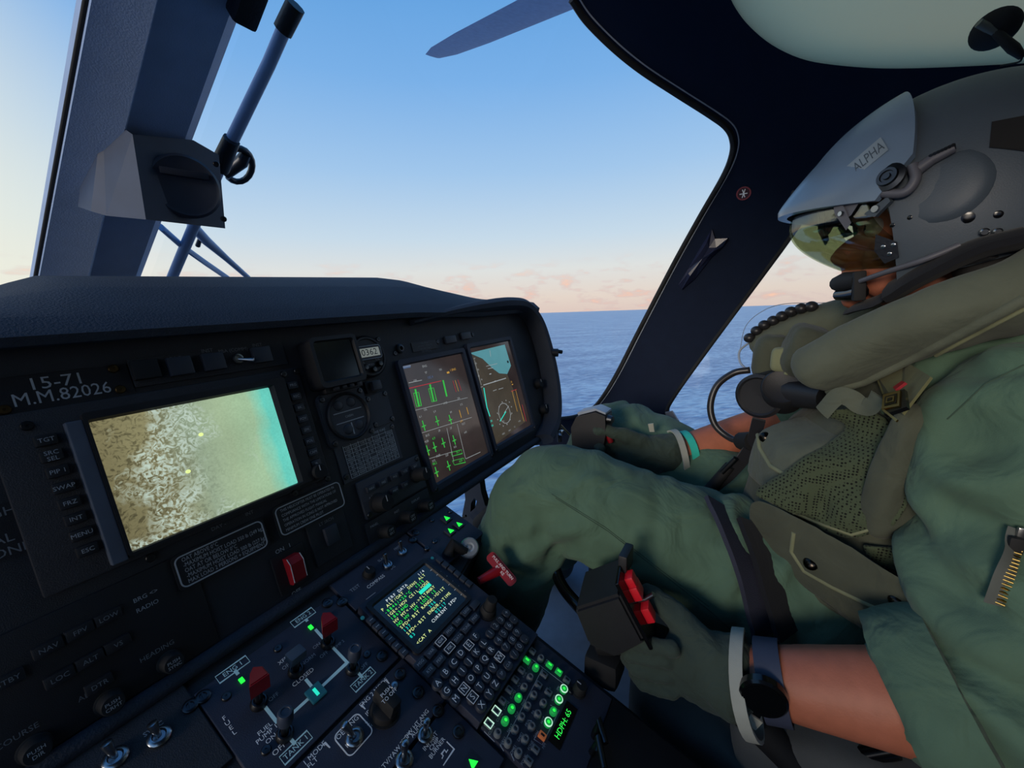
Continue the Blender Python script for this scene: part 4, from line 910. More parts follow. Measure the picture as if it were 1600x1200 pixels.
# ---- audio control panel
r, c, W, H = base_unit(.302, .4440, -.068, .050, 'audio_panel', 'dark audio panel with small round knobs, lit green keys and HDPH: 65 readout', 'control panel', 'unit_navy', .006)
w = .006; f = lambda x, y: pl(c, pm(x, y))[0]
def f_sq(b): b.box((0, 0, .0022), (.0072, .0094, .0044), .0012)
def f_rd(b): b.lathe([(.0046, 0), (.0046, .004), (.0036, .0062), (.0022, .0062), (.0018, .0050), (.0004, .0050)], n=16)
SQ = [((690, 245), 'key_grey'), ((645, 320), 'led_dim_green'), ((600, 400), 'key_grey'), ((550, 475), 'key_grey'), ((500, 560), 'key_grey'), ((445, 650), 'key_grey'), ((393, 738), 'key_grey'), ((332, 840), 'key_grey'), ((785, 435), 'key_grey'), ((740, 520), 'key_grey'), ((830, 360), 'led_dim_green'), ((905, 415), 'led_dim_green'), ((970, 480), 'key_grey'), ((820, 580), 'key_grey'), ((770, 935), 'orange_key'), ((715, 1045), 'key_grey'), ((660, 1140), 'key_grey')]
for k, (p, m_) in enumerate(SQ):
    q = inst('asq', f_sq, 'square_key', m_, r, (*f(*p), w)); B().rect(-.0012, .0012, -.0024, .0024, .0044, .0047).obj('slot', 'led_green' if 'green' in m_ else 'unit_black', q)
    if k in (6, 7): B().stroke([(-.0035, -.0046), (.0035, -.0046), (.0035, .0046), (-.0035, .0046)], .001, .0044, .0048, closed=True).obj('lit_edge', 'led_white', q)
RD = [((758, 305), 0), ((717, 380), 1), ((670, 460), 0), ((622, 540), 0), ((575, 625), 1), ((520, 715), 1), ((467, 815), 1), ((407, 915), 0), ((700, 605), 0), ((650, 695), 0), ((600, 785), 0), ((548, 885), 0), ((490, 993), 0), ((778, 670), 0), ((733, 760), 0), ((683, 860), 0), ((630, 965), 0), ((575, 1075), 0), ((943, 560), 2), ((902, 645), 2), ((860, 738), 1), ((816, 832), 2)]
for p, k in RD:
    q = inst('ard', f_rd, 'round_knob', ('key_grey', 'led_dim_green', 'led_dim_green')[k], r, (*f(*p), w))
    inst('adot', lambda b: b.sph((0, 0, .005), .0018, 6, (1, 1, .6)), 'centre_dot', ('key_dark', 'led_green', 'led_green')[k], q, (0, 0, 0), smooth=0)
    if k == 2: inst('aring', lambda b: b.stroke(circ(0, 0, .0046, 20), .0011, .0045, .0055, closed=True), 'lit_ring', 'led_white', q, (0, 0, 0), smooth=None)
AT = (('COM4', (675, 350)), ('VOX', (630, 430)), ('ICS', (583, 510)), ('COM3', (535, 590)), ('COM2', (480, 680)), ('COM2', (425, 775)), ('COM1', (362, 880)), ('MKR', (808, 325)), ('NAV1', (455, 970)), ('NAV2', (512, 865)), ('ADF', (565, 755)), ('DME', (622, 655)), ('DME1', (540, 1040)), ('DME2', (595, 935)), ('PRV', (650, 825)), ('PA', (700, 735)), ('CALL', (727, 912)), ('HOT', (780, 800)), ('VOX', (868, 620)), ('SPK', (905, 540)), ('FONE', (680, 1005)), ('FONE', (625, 1125)), ('MM', (790, 1010)), ('TX', (835, 545)))
for t, p in AT: u, v = f(*p); b = B(); b.text(t, .0042, u, v, w+.0003); b.obj('legend', 'dim_print', r)
for pts in (((665, 285), (985, 530)), ((775, 380), (455, 1000)), ((430, 1000), (460, 1050)), ((660, 800), (690, 805)), ((840, 675), (912, 718), (775, 1000), (708, 955), (740, 890)), ((300, 890), (385, 975)), ((520, 1070), (545, 1130))):
    b = B(); b.stroke([f(*p) for p in pts], .0007, w, w+.0003); b.obj('group_line', 'dim_print', r)
u0_, v0_ = f(882, 962); u1_, v1_ = f(1005, 712); v_ = (v0_+v1_)/2
q = B().rect(u0_-.006, u1_+.006, v_-.008, v_+.008, w, w+.001, .0003).obj('readout', 'gloss_black', r)
b = B(); b.text('HDPH: 65', .0094, (u0_+u1_)/2, v_, w+.0012, sx=.98); b.obj('readout_text', 'text_green', q)
u, v = f(1078, 545); knob(r, u-.004, v, w, .0085, .014)
screws(r, [f(1010, 560)], w)
# ---- display select panel below
r, c, W, H = base_unit(.302, .4475, -.19, -.068, 'display_select_panel', 'dark display select panel at the lower end of the pedestal', 'control panel', 'unit_black')
w = .004; f = lambda x, y: pl(c, pm(x, y))[0]
u, v = f(1110, 765); b = B(); b.text('DISPLAY SELECT', .0058, u, v, w+.0003); b.obj('legend', 'dim_print', r)
b = B(); b.stroke([f(1165, 635), f(1195, 655)], .0008, w, w+.0003); b.obj('bracket_line', 'dim_print', r)
b = B(); b.stroke([f(1065, 900), f(1060, 880)], .0008, w, w+.0003); b.obj('bracket_line', 'dim_print', r)
u, v = f(1200, 930); B().tube([V((u, v, w)), V((u-.002, v+.002, .018)), V((u+.010, v+.004, .021)), V((u-.008, v-.012, .020))], .0042, 10).obj('bent_lever', 'dark_steel', r, smooth=60)
u, v = f(1180, 1060); B().tube([V((u, v, w)), V((u-.002, v, .018)), V((u+.010, v+.002, .021)), V((u-.014, v-.016, .019))], .0042, 10).obj('bent_lever', 'dark_steel', r, smooth=60)
b = B(); u, v = f(1250, 780); b.text('SET', .005, u, v, w+.0003); b.obj('legend', 'dim_print', r)
for k in range(5):
    u, v = pl(c, ped(1008+14*k, 1148+13*k))[0]
# ---- compass panel
PCW = .004
r, c, W, H = base_unit(.298, .444, .263, .336, 'compass_panel', 'dark COMPASS panel with two small toggles above the keyboard unit', 'control panel', 'unit_navy')
f = lambda x, y: pl(c, pc(x, y))[0]; fg = lambda x, y: pl(c, pg(x, y))[0]
u, v = f(300, 160); toggle(r, u, v, w, -.55, 0, .020, .003); u, v = fg(842, 835); toggle(r, u, v, w, -.55, 0, .020, .003)
u, v = f(110, 250); knob(r, u, v, w, .0085, .010)
for t, p in (('COMPASS', (183, 325)), ('TEST', (-35, 395))): u, v = f(*p); b = B(); b.text(t, .0072, u, v, w+.0003); b.obj('legend', 'white_print' if t == 'COMPASS' else 'dim_print', r)
for t, p in (('SLAVE', (665, 892)), ('DG', (760, 970)), ('FREE', (798, 795))): u, v = fg(*p); b = B(); b.text(t, .0058, u, v, w+.0003); b.obj('legend', 'dim_print', r)
b = B(); b.stroke([f(80, 512), f(178, 438)], .0009, w, w+.0003); b.obj('bracket_line', 'dim_print', r)
screws(r, [fg(935, 725), fg(960, 665)], w, 'dark_steel', True)
# ---- landing gear panel
r, c, W, H = base_unit(.4475, .550, .226, .336, 'landing_gear_panel', 'dark landing gear panel with three green triangle lights', 'control panel', 'unit_navy', .006)
w = .006; fg = lambda x, y: pl(c, pg(x, y))[0]
for p in ((1232, 548), (1342, 602), (1266, 660)):
    u, v = fg(*p); q = B().rect(u-.0085, u+.0085, v-.008, v+.008, w, w+.004, .001).obj('lamp_housing', 'key_dark', r, smooth=40)
    B().prism([(u-.0052, v-.0045), (u+.0052, v-.0045), (u, v+.0055)], w+.004, w+.0048).obj('green_arrow', 'led_green', q)
screws(r, [fg(1108, 555), fg(1270, 478), fg(1060, 808), fg(1130, 745)], w)
u, v = fg(1240, 800)
kpos = atx(733, 856, .495); k0 = ROOTM[r.name].inverted() @ kpos
B().tube([V((u-.01, v-.012, w)), V((u, v-.008, .02)), k0+V((-.008, 0, -.004))], [.011, .010, .007], 12).obj('lever_arm', 'rubber', r, smooth=50)
ax = (-kpos).normalized()*.8+V((0, -.25, .35)); ax.normalize()
q = ax.to_track_quat('Z', 'Y').to_matrix().to_4x4(); q.translation = kpos
b = B(); b.lathe([(.0135, -.020), (.0165, -.018), (.0165, -.013), (.0158, -.012), (.0165, -.011), (.0165, -.006), (.0158, -.005), (.0165, -.004), (.0165, .003), (.014, .006), (.008, .006), (.006, .003), (.003, .003), (.0025, .005), (.0003, .005)], q, 26)
b.obj('lever_knob', 'knob_silver', r, smooth=40, world=True, label='round ribbed chrome lever knob')
# ---- compass sync panel at the left end
r, c, W, H = base_unit(.022, .124, .222, .336, 'sync_panel', 'unlit switch panel at the left end of the pedestal top', 'control panel')
w = .004; f = lambda x, y: pl(c, ped(x/3.752, 880+y/3.75))[0]
u, v = f(935, 1035); toggle(r, u, v, w, -.5, .3, .018, .0036); u, v = f(680, 1160); toggle(r, u, v, w, -.5, .3, .02, .0036)
u, v = f(900, 985); b = B(); b.text('SYNC', .006, u, v, w+.0003); b.obj('legend', 'dim_print', r)
screws(r, [f(1115, 855), f(1190, 800)], w, 'dark_steel', True)
# ---- red brake handle
p0, p1 = atx(764, 866, .495), atx(803, 912, .495); mid = (p0+p1)/2; st = atx(748, 908, .458)
r = thing('brake_handle', 'red T-shaped pull handle with white lettering beside the pilot knee', 'handle', M.Translation(mid))
d = (p1-p0).normalized(); tocam = (-mid).normalized(); nn = (tocam-d*tocam.dot(d)).normalized(); sd = nn.cross(d)
q = M(((d.x, sd.x, nn.x, mid.x), (d.y, sd.y, nn.y, mid.y), (d.z, sd.z, nn.z, mid.z), (0, 0, 0, 1))); L_ = (p1-p0).length/2
b = B(); b.prism(rrect(-L_, L_, -.0085, .0085, .006), -.007, .007, q, bev=.003); b.obj('grip', 'red_plastic', r, smooth=40, world=True)
b = B(); b.tube([mid-nn*.002, st], [.009, .006], 12); b.obj('stem', 'red_plastic', r, smooth=50, world=True)
b = B(); q2 = q.copy()
if (ROOTM[r.name].inverted() @ (q @ V((0, 1, 0)))).z < 0: q2 = q @ M.Rotation(math.pi, 4, 'Z')
b.text('PULL AND TURN', .0062, 0, .0028, .0074, q2); b.obj('lettering', 'white_print', r, world=True); B().text('BRAKE', .0062, 0, -.0035, .0074, q2).obj('lettering', 'white_print', r, world=True)
# ================================================================== organic modelling
def blob(chains, voxel=.007, smooth=6, disp=0, dscale=18, dfn=None):
    """union of sphere chains, voxel-remeshed into one continuous surface. chain: list of (x,y,z,r) or (x,y,z,(rx,ry,rz))"""
    b = B()
    for ch in chains:
        P = [(V(c[:3]), V((c[3],)*3) if not isinstance(c[3], (tuple, list)) else V(c[3])) for c in ch]
        b.sph(P[0][0], 1, 10, P[0][1])
        for (p, r), (q, s_) in zip(P, P[1:]):
            n = max(1, int((q-p).length/(min(min(r), min(s_))*.35)))
            for k in range(1, n+1): t = k/n; b.sph(p.lerp(q, t), 1, 10, r.lerp(s_, t))
    me = bpy.data.meshes.new('tmp'); me.from_pydata(b.v, [], b.f)
    o = bpy.data.objects.new('tmp', me); col.objects.link(o)
    m = o.modifiers.new('r', 'REMESH'); m.mode = 'VOXEL'; m.voxel_size = voxel; m.adaptivity = 0
    if smooth: s_ = o.modifiers.new('s', 'SMOOTH'); s_.factor = .5; s_.iterations = smooth
    dg = bpy.context.evaluated_depsgraph_get(); out = bpy.data.meshes.new_from_object(o.evaluated_get(dg))
    bpy.data.objects.remove(o); bpy.data.meshes.remove(me)
    if disp or dfn:
        nr = [v.normal.copy() for v in out.vertices]
        for v, n_ in zip(out.vertices, nr):
            d = disp*(noise.fractal(v.co*dscale, 1, 2, 3)) if disp else 0
            if dfn: d += dfn(v.co)
            v.co += n_*d
    out.materials.clear()
    return out
def put(name, me, material, root, label=None):
    me.transform(ROOTM[root.name].inverted()); return link_mesh(name, me, material, root, 0, label=label)
def pillow(c, ax, ay, az, e=.35, n=22, puff=0):
    """soft box: superellipsoid with half axes ax ay az (vectors)"""
    vs = []; fs = []; c = V(c); ax, ay, az = V(ax), V(ay), V(az)
    sg = lambda t, p: math.copysign(abs(t)**p, t)
    for i in range(n+1):
        ph = -math.pi/2+math.pi*i/n
        for j in range(2*n):
            th = math.pi*j/n
            x = sg(math.cos(ph), e)*sg(math.cos(th), e); y = sg(math.cos(ph), e)*sg(math.sin(th), e); z = sg(math.sin(ph), e)
            p = c+ax*x+ay*y+az*z
            if puff: p += (ax*x+ay*y+az*z).normalized()*puff*noise.fractal(p*30, 1, 2, 3)
            vs.append(p)
    for i in range(n):
        for j in range(2*n): j2 = (j+1) % (2*n); fs.append((i*2*n+j, i*2*n+j2, (i+1)*2*n+j2, (i+1)*2*n+j))
    return B().add(vs, fs)
# ================================================================== pilot
pilot = thing('person', 'pilot in green flight suit, helmet and gloves sitting at the controls', 'person', M.Translation((.8, -.14, -.66)))
Lsh, Lel, Lwr = (.62, -.255, -.135), (.505, -.235, -.398), (.495, -.01, -.462)
Rsh, Rel, Rwr = (.98, -.245, -.135), (1.05, -.10, -.275), (.885, .135, -.338)
def lerp3(a, b, t): return tuple(a[i]+(b[i]-a[i])*t for i in range(3))
HC = V((.80, -.212, .093))
body = [
    [(.80, -.215, .14, (.078, .098, .10)), (.80, -.195, .06, (.066, .085, .07)), (.80, -.170, .012, (.048, .06, .035))],
    [(.80, -.108, .066, .011), (.80, -.096, .047, .0135)], [(.787, -.106, .042, .009), (.813, -.106, .042, .009)],
    [(.78, -.118, .105, .014), (.82, -.118, .105, .014)], [(.784, -.114, .018, .009), (.80, -.107, .019, .010), (.816, -.114, .018, .009)], [(.80, -.122, -.010, .021)],
    [(.757, -.145, .043, .03), (.765, -.145, .012, .026)], [(.843, -.145, .043, .03), (.835, -.145, .012, .026)], [(.722, -.21, .07, (.01, .02, .03))], [(.878, -.21, .07, (.01, .02, .03))],
    [(.80, -.21, .0, .058), (.80, -.235, -.09, .062)],
    [(.80, -.24, -.13, (.15, .07, .06)), (.80, -.21, -.3, (.13, .08, .08)), (.80, -.16, -.5, (.14, .09, .08))],
    [(*Lsh, .05), (*Lel, .044), (*lerp3(Lel, Lwr, .3), .050), (*lerp3(Lel, Lwr, .62), .042), (*Lwr, .031), (.492, .04, -.458, .024)],
    [(*Rsh, .05), (*lerp3(Rsh, Rel, .6), .044), (*Rel, .046), (*lerp3(Rel, Rwr, .3), .050), (*lerp3(Rel, Rwr, .65), .041), (*Rwr, .031), (.856, .18, -.340, .022)],
    [(.71, -.1, -.5, .08), (.63, .30, -.345, .055), (.60, .43, -.74, .04)], [(.89, -.1, -.5, .08), (.98, .285, -.34, .055), (.97, .45, -.74, .04)],
]
put('body', blob(body, .006, 5), 'skin', pilot)
for s_ in (-1, 1):
    e = B().sph((.80+s_*.030, -.127, .083), .0135, 10).obj('eye', mat('eye_white_%d' % s_, (200, 196, 190), .3), pilot, smooth=0, world=True)
    B().sph((.80+s_*.030, -.1165, .083), .0062, 8, (1, .5, 1)).obj('iris', mat('iris_%d' % s_, (40, 28, 20), .2), e, smooth=0)
    # iris is placed relative to the eye's parent frame
    bpy.data.objects[e.name].children[0].location = ROOTM[pilot.name].inverted().translation
    B().tube([(.80+s_*.014, -.106, .110), (.80+s_*.032, -.106, .116), (.80+s_*.048, -.118, .110)], [.003, .004, .002], 8).obj('eyebrow', 'rubber', pilot, smooth=60, world=True)
# flight suit with creases
def creases(co):
    d = .0035*math.sin(70*(co.z*.8+co.y*.6)+6*noise.noise(co*9))*max(0, noise.noise(co*7+V((3, 1, 2)))+.25)
    for k, (cx, cy, cz, rr) in enumerate(((.63, .27, -.42, .12), (.52, -.21, -.36, .12), (.68, .0, -.40, .12), (.60, -.2, -.2, .13), (.98, .2, -.36, .12))):
        q = co-V((cx, cy, cz)); g = math.exp(-(q.length/rr)**2)
        a = (q.y*.75+q.z*.9, q.y*.5-q.z*.9, q.y*.9+q.z*.35, q.z*.8+q.y*.6, q.y)[k]
        d += (.015 if k in (1, 3) else .0075)*g*math.sin((52 if k in (1, 3) else 90)*a+5*noise.noise(co*14))
    d += .004*noise.fractal(co*11, 1, 2, 3)
    return d
suit = [
    [(.80, -.14, -.53, (.19, .15, .12)), (.80, -.17, -.38, (.165, .135, .12)), (.80, -.215, -.23, (.185, .135, .10)), (.80, -.245, -.135, (.20, .105, .075)), (.80, -.25, -.06, (.10, .08, .05))],
    [(*Lsh, .085), (.575, -.248, -.26, .082), (.525, -.238, -.35, .080), (.508, -.232, -.395, .077), (.504, -.205, -.400, .070)],
    [(*Rsh, .085), (*lerp3(Rsh, Rel, .5), .078), (1.045, -.115, -.265, .070), (1.028, -.075, -.282, .064)],
    [(.71, -.10, -.475, .115), (.69, .0, -.440, (.098, .11, .115)), (.665, .12, -.405, (.09, .10, .105)), (.64, .23, -.365, .094), (.63, .295, -.345, .083), (.625, .33, -.385, .088), (.62, .355, -.46, .093), (.61, .385, -.56, .09), (.60, .42, -.70, .078)],
    [(.89, -.10, -.475, .115), (.91, .0, -.44, (.095, .11, .11)), (.94, .12, -.39, .095), (.965, .22, -.355, .088), (.98, .28, -.342, .080), (.98, .33, -.40, .085), (.98, .39, -.55, .085), (.97, .44, -.70, .075)],
]
put('flight_suit', blob(suit, .0065, 7, dfn=creases), 'suit', pilot)
# rolled sleeve cuff of the near arm, trouser side seams
def frame_z(p, d):
    q = V(d).to_track_quat('Z', 'Y').to_matrix().to_4x4(); q.translation = V(p); return q
d_ = (V(Lwr)-V(Lel)).normalized()
b = B(); q = frame_z(V((.502, -.192, -.398)), d_+V((.05, 0, -.30)))
b.lathe([(.060, -.02), (.080, -.018), (.084, .0), (.083, .022), (.077, .034), (.070, .035), (.063, .02)], q, 36)
for i, p in enumerate(b.v): p = V(p); b.v[i] = tuple(p+(p-q.translation)*.06*noise.noise(p*40))
b.obj('sleeve_cuff', 'suit', pilot, smooth=50, world=True)
def onmesh(o, px, py, off=.001):
    im = o.matrix_world.inverted(); r = im.to_3x3() @ ray(px, py).normalized()
    ok, loc_, n_, _ = o.ray_cast(im @ V((0, 0, 0)), r)
    return (o.matrix_world @ loc_ + (o.matrix_world.to_3x3() @ n_)*off) if ok else None
bpy.context.view_layer.update()
SU = [o for o in pilot.children if o.name.startswith('flight_suit')][0]
def seam(pts, name='seam', r=.0007, m='suit', off=.0002, n=14):
    P = []
    for (a, c_) in zip(pts, pts[1:]):
        for k in range(n): P.append((a[0]+(c_[0]-a[0])*k/n, a[1]+(c_[1]-a[1])*k/n))
    P.append(pts[-1]); Q = [onmesh(SU, *p, off) for p in P]; Q = [p for p in Q if p is not None]
    if len(Q) > 2: B().tube(Q, r, 6).obj(name, m, pilot, smooth=60, world=True)
mat('seam_dark', (60, 80, 67), .9)
seam([(868, 778), (950, 830), (1040, 900), (1110, 955), (1160, 1000)], m='seam_dark'); seam([(862, 772), (946, 824), (1036, 893), (1108, 948)], m='seam_dark')
seam([(1480, 655), (1540, 600), (1600, 570)], m='seam_dark')
# boots
for (x, y) in ((.60, .45), (.97, .47)):
    me = blob([[(x, y-.03, -.70, .058), (x, y-.02, -.765, (.05, .06, .05)), (x, y+.08, -.775, (.048, .05, .042)), (x, y+.17, -.785, (.045, .045, .032))]], .007, 4)
    o = put('boot', me, 'boot', pilot)
# ---- gloves
def finger(p, dirs, L, r): # chain following directions
    out = [(*p, r)]; c = V(p)
    for d, l, k in zip(dirs, L, (1, .95, .85)): c = c+V(d).normalized()*l; out.append((*c, r*k))
    return out
# left hand on the collective: back of hand to camera, fingers closing round the lever, thumb forward on the switches
lg = [[(.496, -.012, -.466, (.046, .03, .052)), (.492, .028, -.469, (.034, .038, .046)), (.492, .052, -.468, (.026, .02, .040))]]
for k, z in enumerate((-.433, -.4545, -.476, -.497)):
    lg.append(finger((.466, .062-.006*abs(k-1), z), [(.05, 1, -.28), (.85, .75, -.3), (1, -.35, -.2)], ((.044, .048, .045, .038)[k], .026, .022), .0103-.0005*k))
lg.append([(.486, .012, -.440, .023), (.503, .045, -.424, .0185), (.514, .074, -.414, .0155), (.522, .098, -.408, .0125)])
me = blob(lg, .0036, 2, disp=.0022, dscale=45); put('glove', me, 'glove', pilot, 'left glove holding the collective lever')
# right hand on the cyclic
rg = [[(.885, .135, -.338, (.044, .03, .044)), (.865, .175, -.340, (.036, .035, .042)), (.848, .215, -.340, (.030, .03, .042))]]
for k, z in enumerate((-.312, -.333, -.354, -.374)):
    rg.append(finger((.842, .232-.006*abs(k-1), z), [(-.2, 1, -.1), (-.8, .5, -.15), (-.8, -.7, 0)], ((.036, .040, .038, .03)[k], .026, .022), .0112-.0008*k))
rg.append([(.850, .19, -.312, .019), (.828, .225, -.292, .0155), (.815, .255, -.285, .0125), (.808, .275, -.285, .011)])
me = blob(rg, .0036, 2, disp=.002, dscale=45); put('glove', me, 'glove', pilot, 'right glove holding the cyclic stick')
def ring(c, d, r, sec_w, th, name, m, root, ry=None, n=30, wob=0):
    q = frame_z(c, d); P = []
    for k in range(n):
        a = 2*math.pi*k/n; P.append(q @ V((r*math.cos(a), (ry or r)*math.sin(a), wob*math.sin(2*a+1))))
    b = B(); vs = []
    for k, p in enumerate(P):
        nn = (p-V(c)); nn -= V(d).normalized()*nn.dot(V(d).normalized()); nn.normalize(); dd = V(d).normalized()
        for (a, e) in ((-1, 0), (1, 0), (1, 1), (-1, 1)): vs.append(p+dd*(a*sec_w/2)+nn*(e*th))
    fs = [(k*4+j, ((k+1) % n)*4+j, ((k+1) % n)*4+(j+1) % 4, k*4+(j+1) % 4) for k in range(n) for j in range(4)]
    return b.add(vs, fs).obj(name, m, root, smooth=40, world=True)
dL = (V(Lwr)-V(Lel)).normalized(); dR = (V(Rwr)-V(Rel)).normalized()
ring((.4965, -.026, -.467), dL, .052, .014, .004, 'glove_cuff', 'cuff', pilot, .056, wob=.003)
ring((.8905, .126, -.337), dR+V((0, 0, .05)), .046, .012, .004, 'glove_cuff', 'cuff', pilot, .047, wob=.003)
b = B(); p = atx(1172, 1122, .468); b.prism([(-.008, -.010), (.008, -.012), (.010, .010), (-.004, .012)], -.001, .001, M.Translation(p) @ M.Rotation(rad(90), 4, 'Y') @ M.Rotation(.5, 4, 'Z')); b.obj('glove_tag', 'cuff', pilot, world=True)
b = B(); p = atx(1018, 668, .872); b.prism([(-.012, -.004), (.010, -.006), (.012, .004), (-.008, .007)], -.001, .001, M.Translation(p) @ M.Rotation(rad(70), 4, 'Y')); b.obj('glove_tag', 'cuff', pilot, world=True)
# ---- wrist things
wb = thing('wristband', 'turquoise rubber wristband on the far forearm', 'wristband', M.Translation(V(Rwr)-dR*.033))
ring(V(Rwr)-dR*.033, dR+V((0, 0, .05)), .0395, .015, .003, 'band', 'teal_band', wb, .0385)
wp = V(Lwr)-dL*.045
wa = thing('wristwatch', 'black round smart watch with dark strap on the near wrist', 'watch', M.Translation(wp))
ring(wp, dL, .0405, .026, .003, 'strap', 'strap_navy', wa, .0415)
q = frame_z(atx(1192, 1082, .458)+V((.002, 0, 0)), V((-1, -.05, -.02))); b = B(); b.lathe([(.020, 0), (.0235, .002), (.0235, .010), (.021, .0125), (.0004, .0125)], q, 32); b.obj('case', 'gloss_black', wa, smooth=40, world=True)
b = B(); b.lathe([(.0195, .0125), (.0195, .0132), (.0004, .0132)], q, 32); b.obj('watch_face', 'screen_off', wa, smooth=40, world=True)

# ================================================================== helmet
HR = V((.136, .172, .162))
hel = thing('flight_helmet', 'dark grey pilot helmet with raised visor cover and clear visor', 'helmet', M.Translation(HC))
def ell(th, ph, k=1.0, e=1.0):
    sg = lambda t, p: math.copysign(abs(t)**p, t)
    return V((HR.x*k*sg(math.cos(ph), e)*sg(math.sin(th), e), HR.y*k*sg(math.cos(ph), e)*sg(math.cos(th), e), HR.z*k*sg(math.sin(ph), e)))
def shellpatch(keep, k0, k1, planes=(), nth=72, nph=40, ph0=-70, ph1=90, fn=None, th0=-180, th1=180):
    """ellipsoid patch cut cleanly along planes (point, normal in helmet frame), given thickness"""
    bm = bmesh.new(); cl = (th1-th0) == 360; cols_ = nth if cl else nth+1; g = []
    for i in range(nph+1):
        for j in range(cols_): g.append(bm.verts.new(ell(rad(th0+(th1-th0)*j/nth), rad(ph0+(ph1-ph0)*i/nph), k1)))
    for i in range(nph):
        for j in range(nth):
            j2 = (j+1) % cols_
            try: bm.faces.new((g[i*cols_+j], g[i*cols_+j2], g[(i+1)*cols_+j2], g[(i+1)*cols_+j]))
            except ValueError: pass
    bmesh.ops.remove_doubles(bm, verts=bm.verts[:], dist=1e-5)
    for co, no in planes: bmesh.ops.bisect_plane(bm, geom=bm.verts[:]+bm.edges[:]+bm.faces[:], plane_co=V(co), plane_no=V(no), dist=1e-5)
    bm.faces.ensure_lookup_table()
    bmesh.ops.delete(bm, geom=[f for f in bm.faces if not keep(f.calc_center_median())], context='FACES')
    bm.verts.index_update(); n = len(bm.verts)
    o_ = [HC+v.co for v in bm.verts]; i_ = [HC+v.co*(k0/k1) for v in bm.verts]
    if fn: o_ = [fn(p) for p in o_]; i_ = [fn(p) for p in i_]
    F = [[v.index for v in f.verts] for f in bm.faces]; cnt = {(f[k], f[(k+1) % len(f)]) for f in F for k in range(len(f))}
    b = B(); b.v = [tuple(p) for p in o_+i_]
    b.f = [tuple(f) for f in F]+[tuple(a+n for a in f[::-1]) for f in F]+[(e[1], e[0], e[0]+n, e[1]+n) for e in cnt if (e[1], e[0]) not in cnt]
    bm.free(); return b
def ehit(px, py, k=1.0):
    r = ray(px, py).normalized(); A = V((r.x/HR.x, r.y/HR.y, r.z/HR.z))/k; O = V((-HC.x/HR.x, -HC.y/HR.y, -HC.z/HR.z))/k
    a = A.dot(A); b_ = A.dot(O); c = O.dot(O)-1; D = b_*b_-a*c
    if D < 0: t = -b_/a
    else: t = (-b_-math.sqrt(D))/a
    return r*t
BOT = ((0, .07, -.088), (0, .33, 1))
def below(c, pl_): return (c-V(pl_[0])).dot(V(pl_[1])) < 0
SL = ((0, .085, -.02), (0, 1, -.25))          # front edge of the side shell
shellpatch(lambda c: not below(c, BOT) and not (not below(c, SL) and c.z < .045), .955, 1.0, (BOT, SL, ((0, 0, .045), (0, 0, 1)))).obj('shell', 'helmet_paint', hel, smooth=40, world=True)
# inner liner and ear cups
b = pillow(HC+V((-.098, -.02, -.04)), (.022, 0, 0), (0, .045, 0), (0, 0, .055), .7, 14); b.obj('ear_cup', 'rubber', hel, smooth=0, world=True)
b = pillow(HC+V((.098, -.02, -.04)), (.022, 0, 0), (0, .045, 0), (0, 0, .055), .7, 14); b.obj('ear_cup', 'rubber', hel, smooth=0, world=True)
# visor cover, swept forward to a lip
def lipf(p):
    q = p-HC; f_ = max(0, q.y/.168); return p+V((0, .014*f_**3*max(0, 1-abs(q.z-.03)/.06), -.004*f_))
CL = ((0, .15, .018), (0, -.10, 1)); CB = ((0, .078, .06), (0, 1, .0)); CC = ((0, .086, .045), (0, 1, .55))
shellpatch(lambda c: not below(c, CL) and not below(c, CB) and not below(c, CC), 1.03, 1.085, (CL, CB, CC), 90, 56, -8, 89, lipf, -92, 92).obj('visor_cover', 'visor_cover', hel, smooth=40, world=True)
# visor: clear bubble below the lip
def visf(p):
    q = p-HC; z_ = min(0, q.z); return HC+V((q.x*(1-8*z_*z_), q.y+.012*max(0, q.y/.168)-13*z_*z_, q.z))
VT = ((0, 0, .05), (0, 0, -1)); VB = ((0, .085, -.066), (0, .0, 1)); VS = ((0, .100, 0), (0, 1, -.35))
shellpatch(lambda c: not any(below(c, k) for k in (VT, VB, VS)), .985, 1.0, (VT, VB, VS), 90, 50, -42, 24, visf, -85, 85).obj('visor', 'visor_glass', hel, smooth=60, world=True)
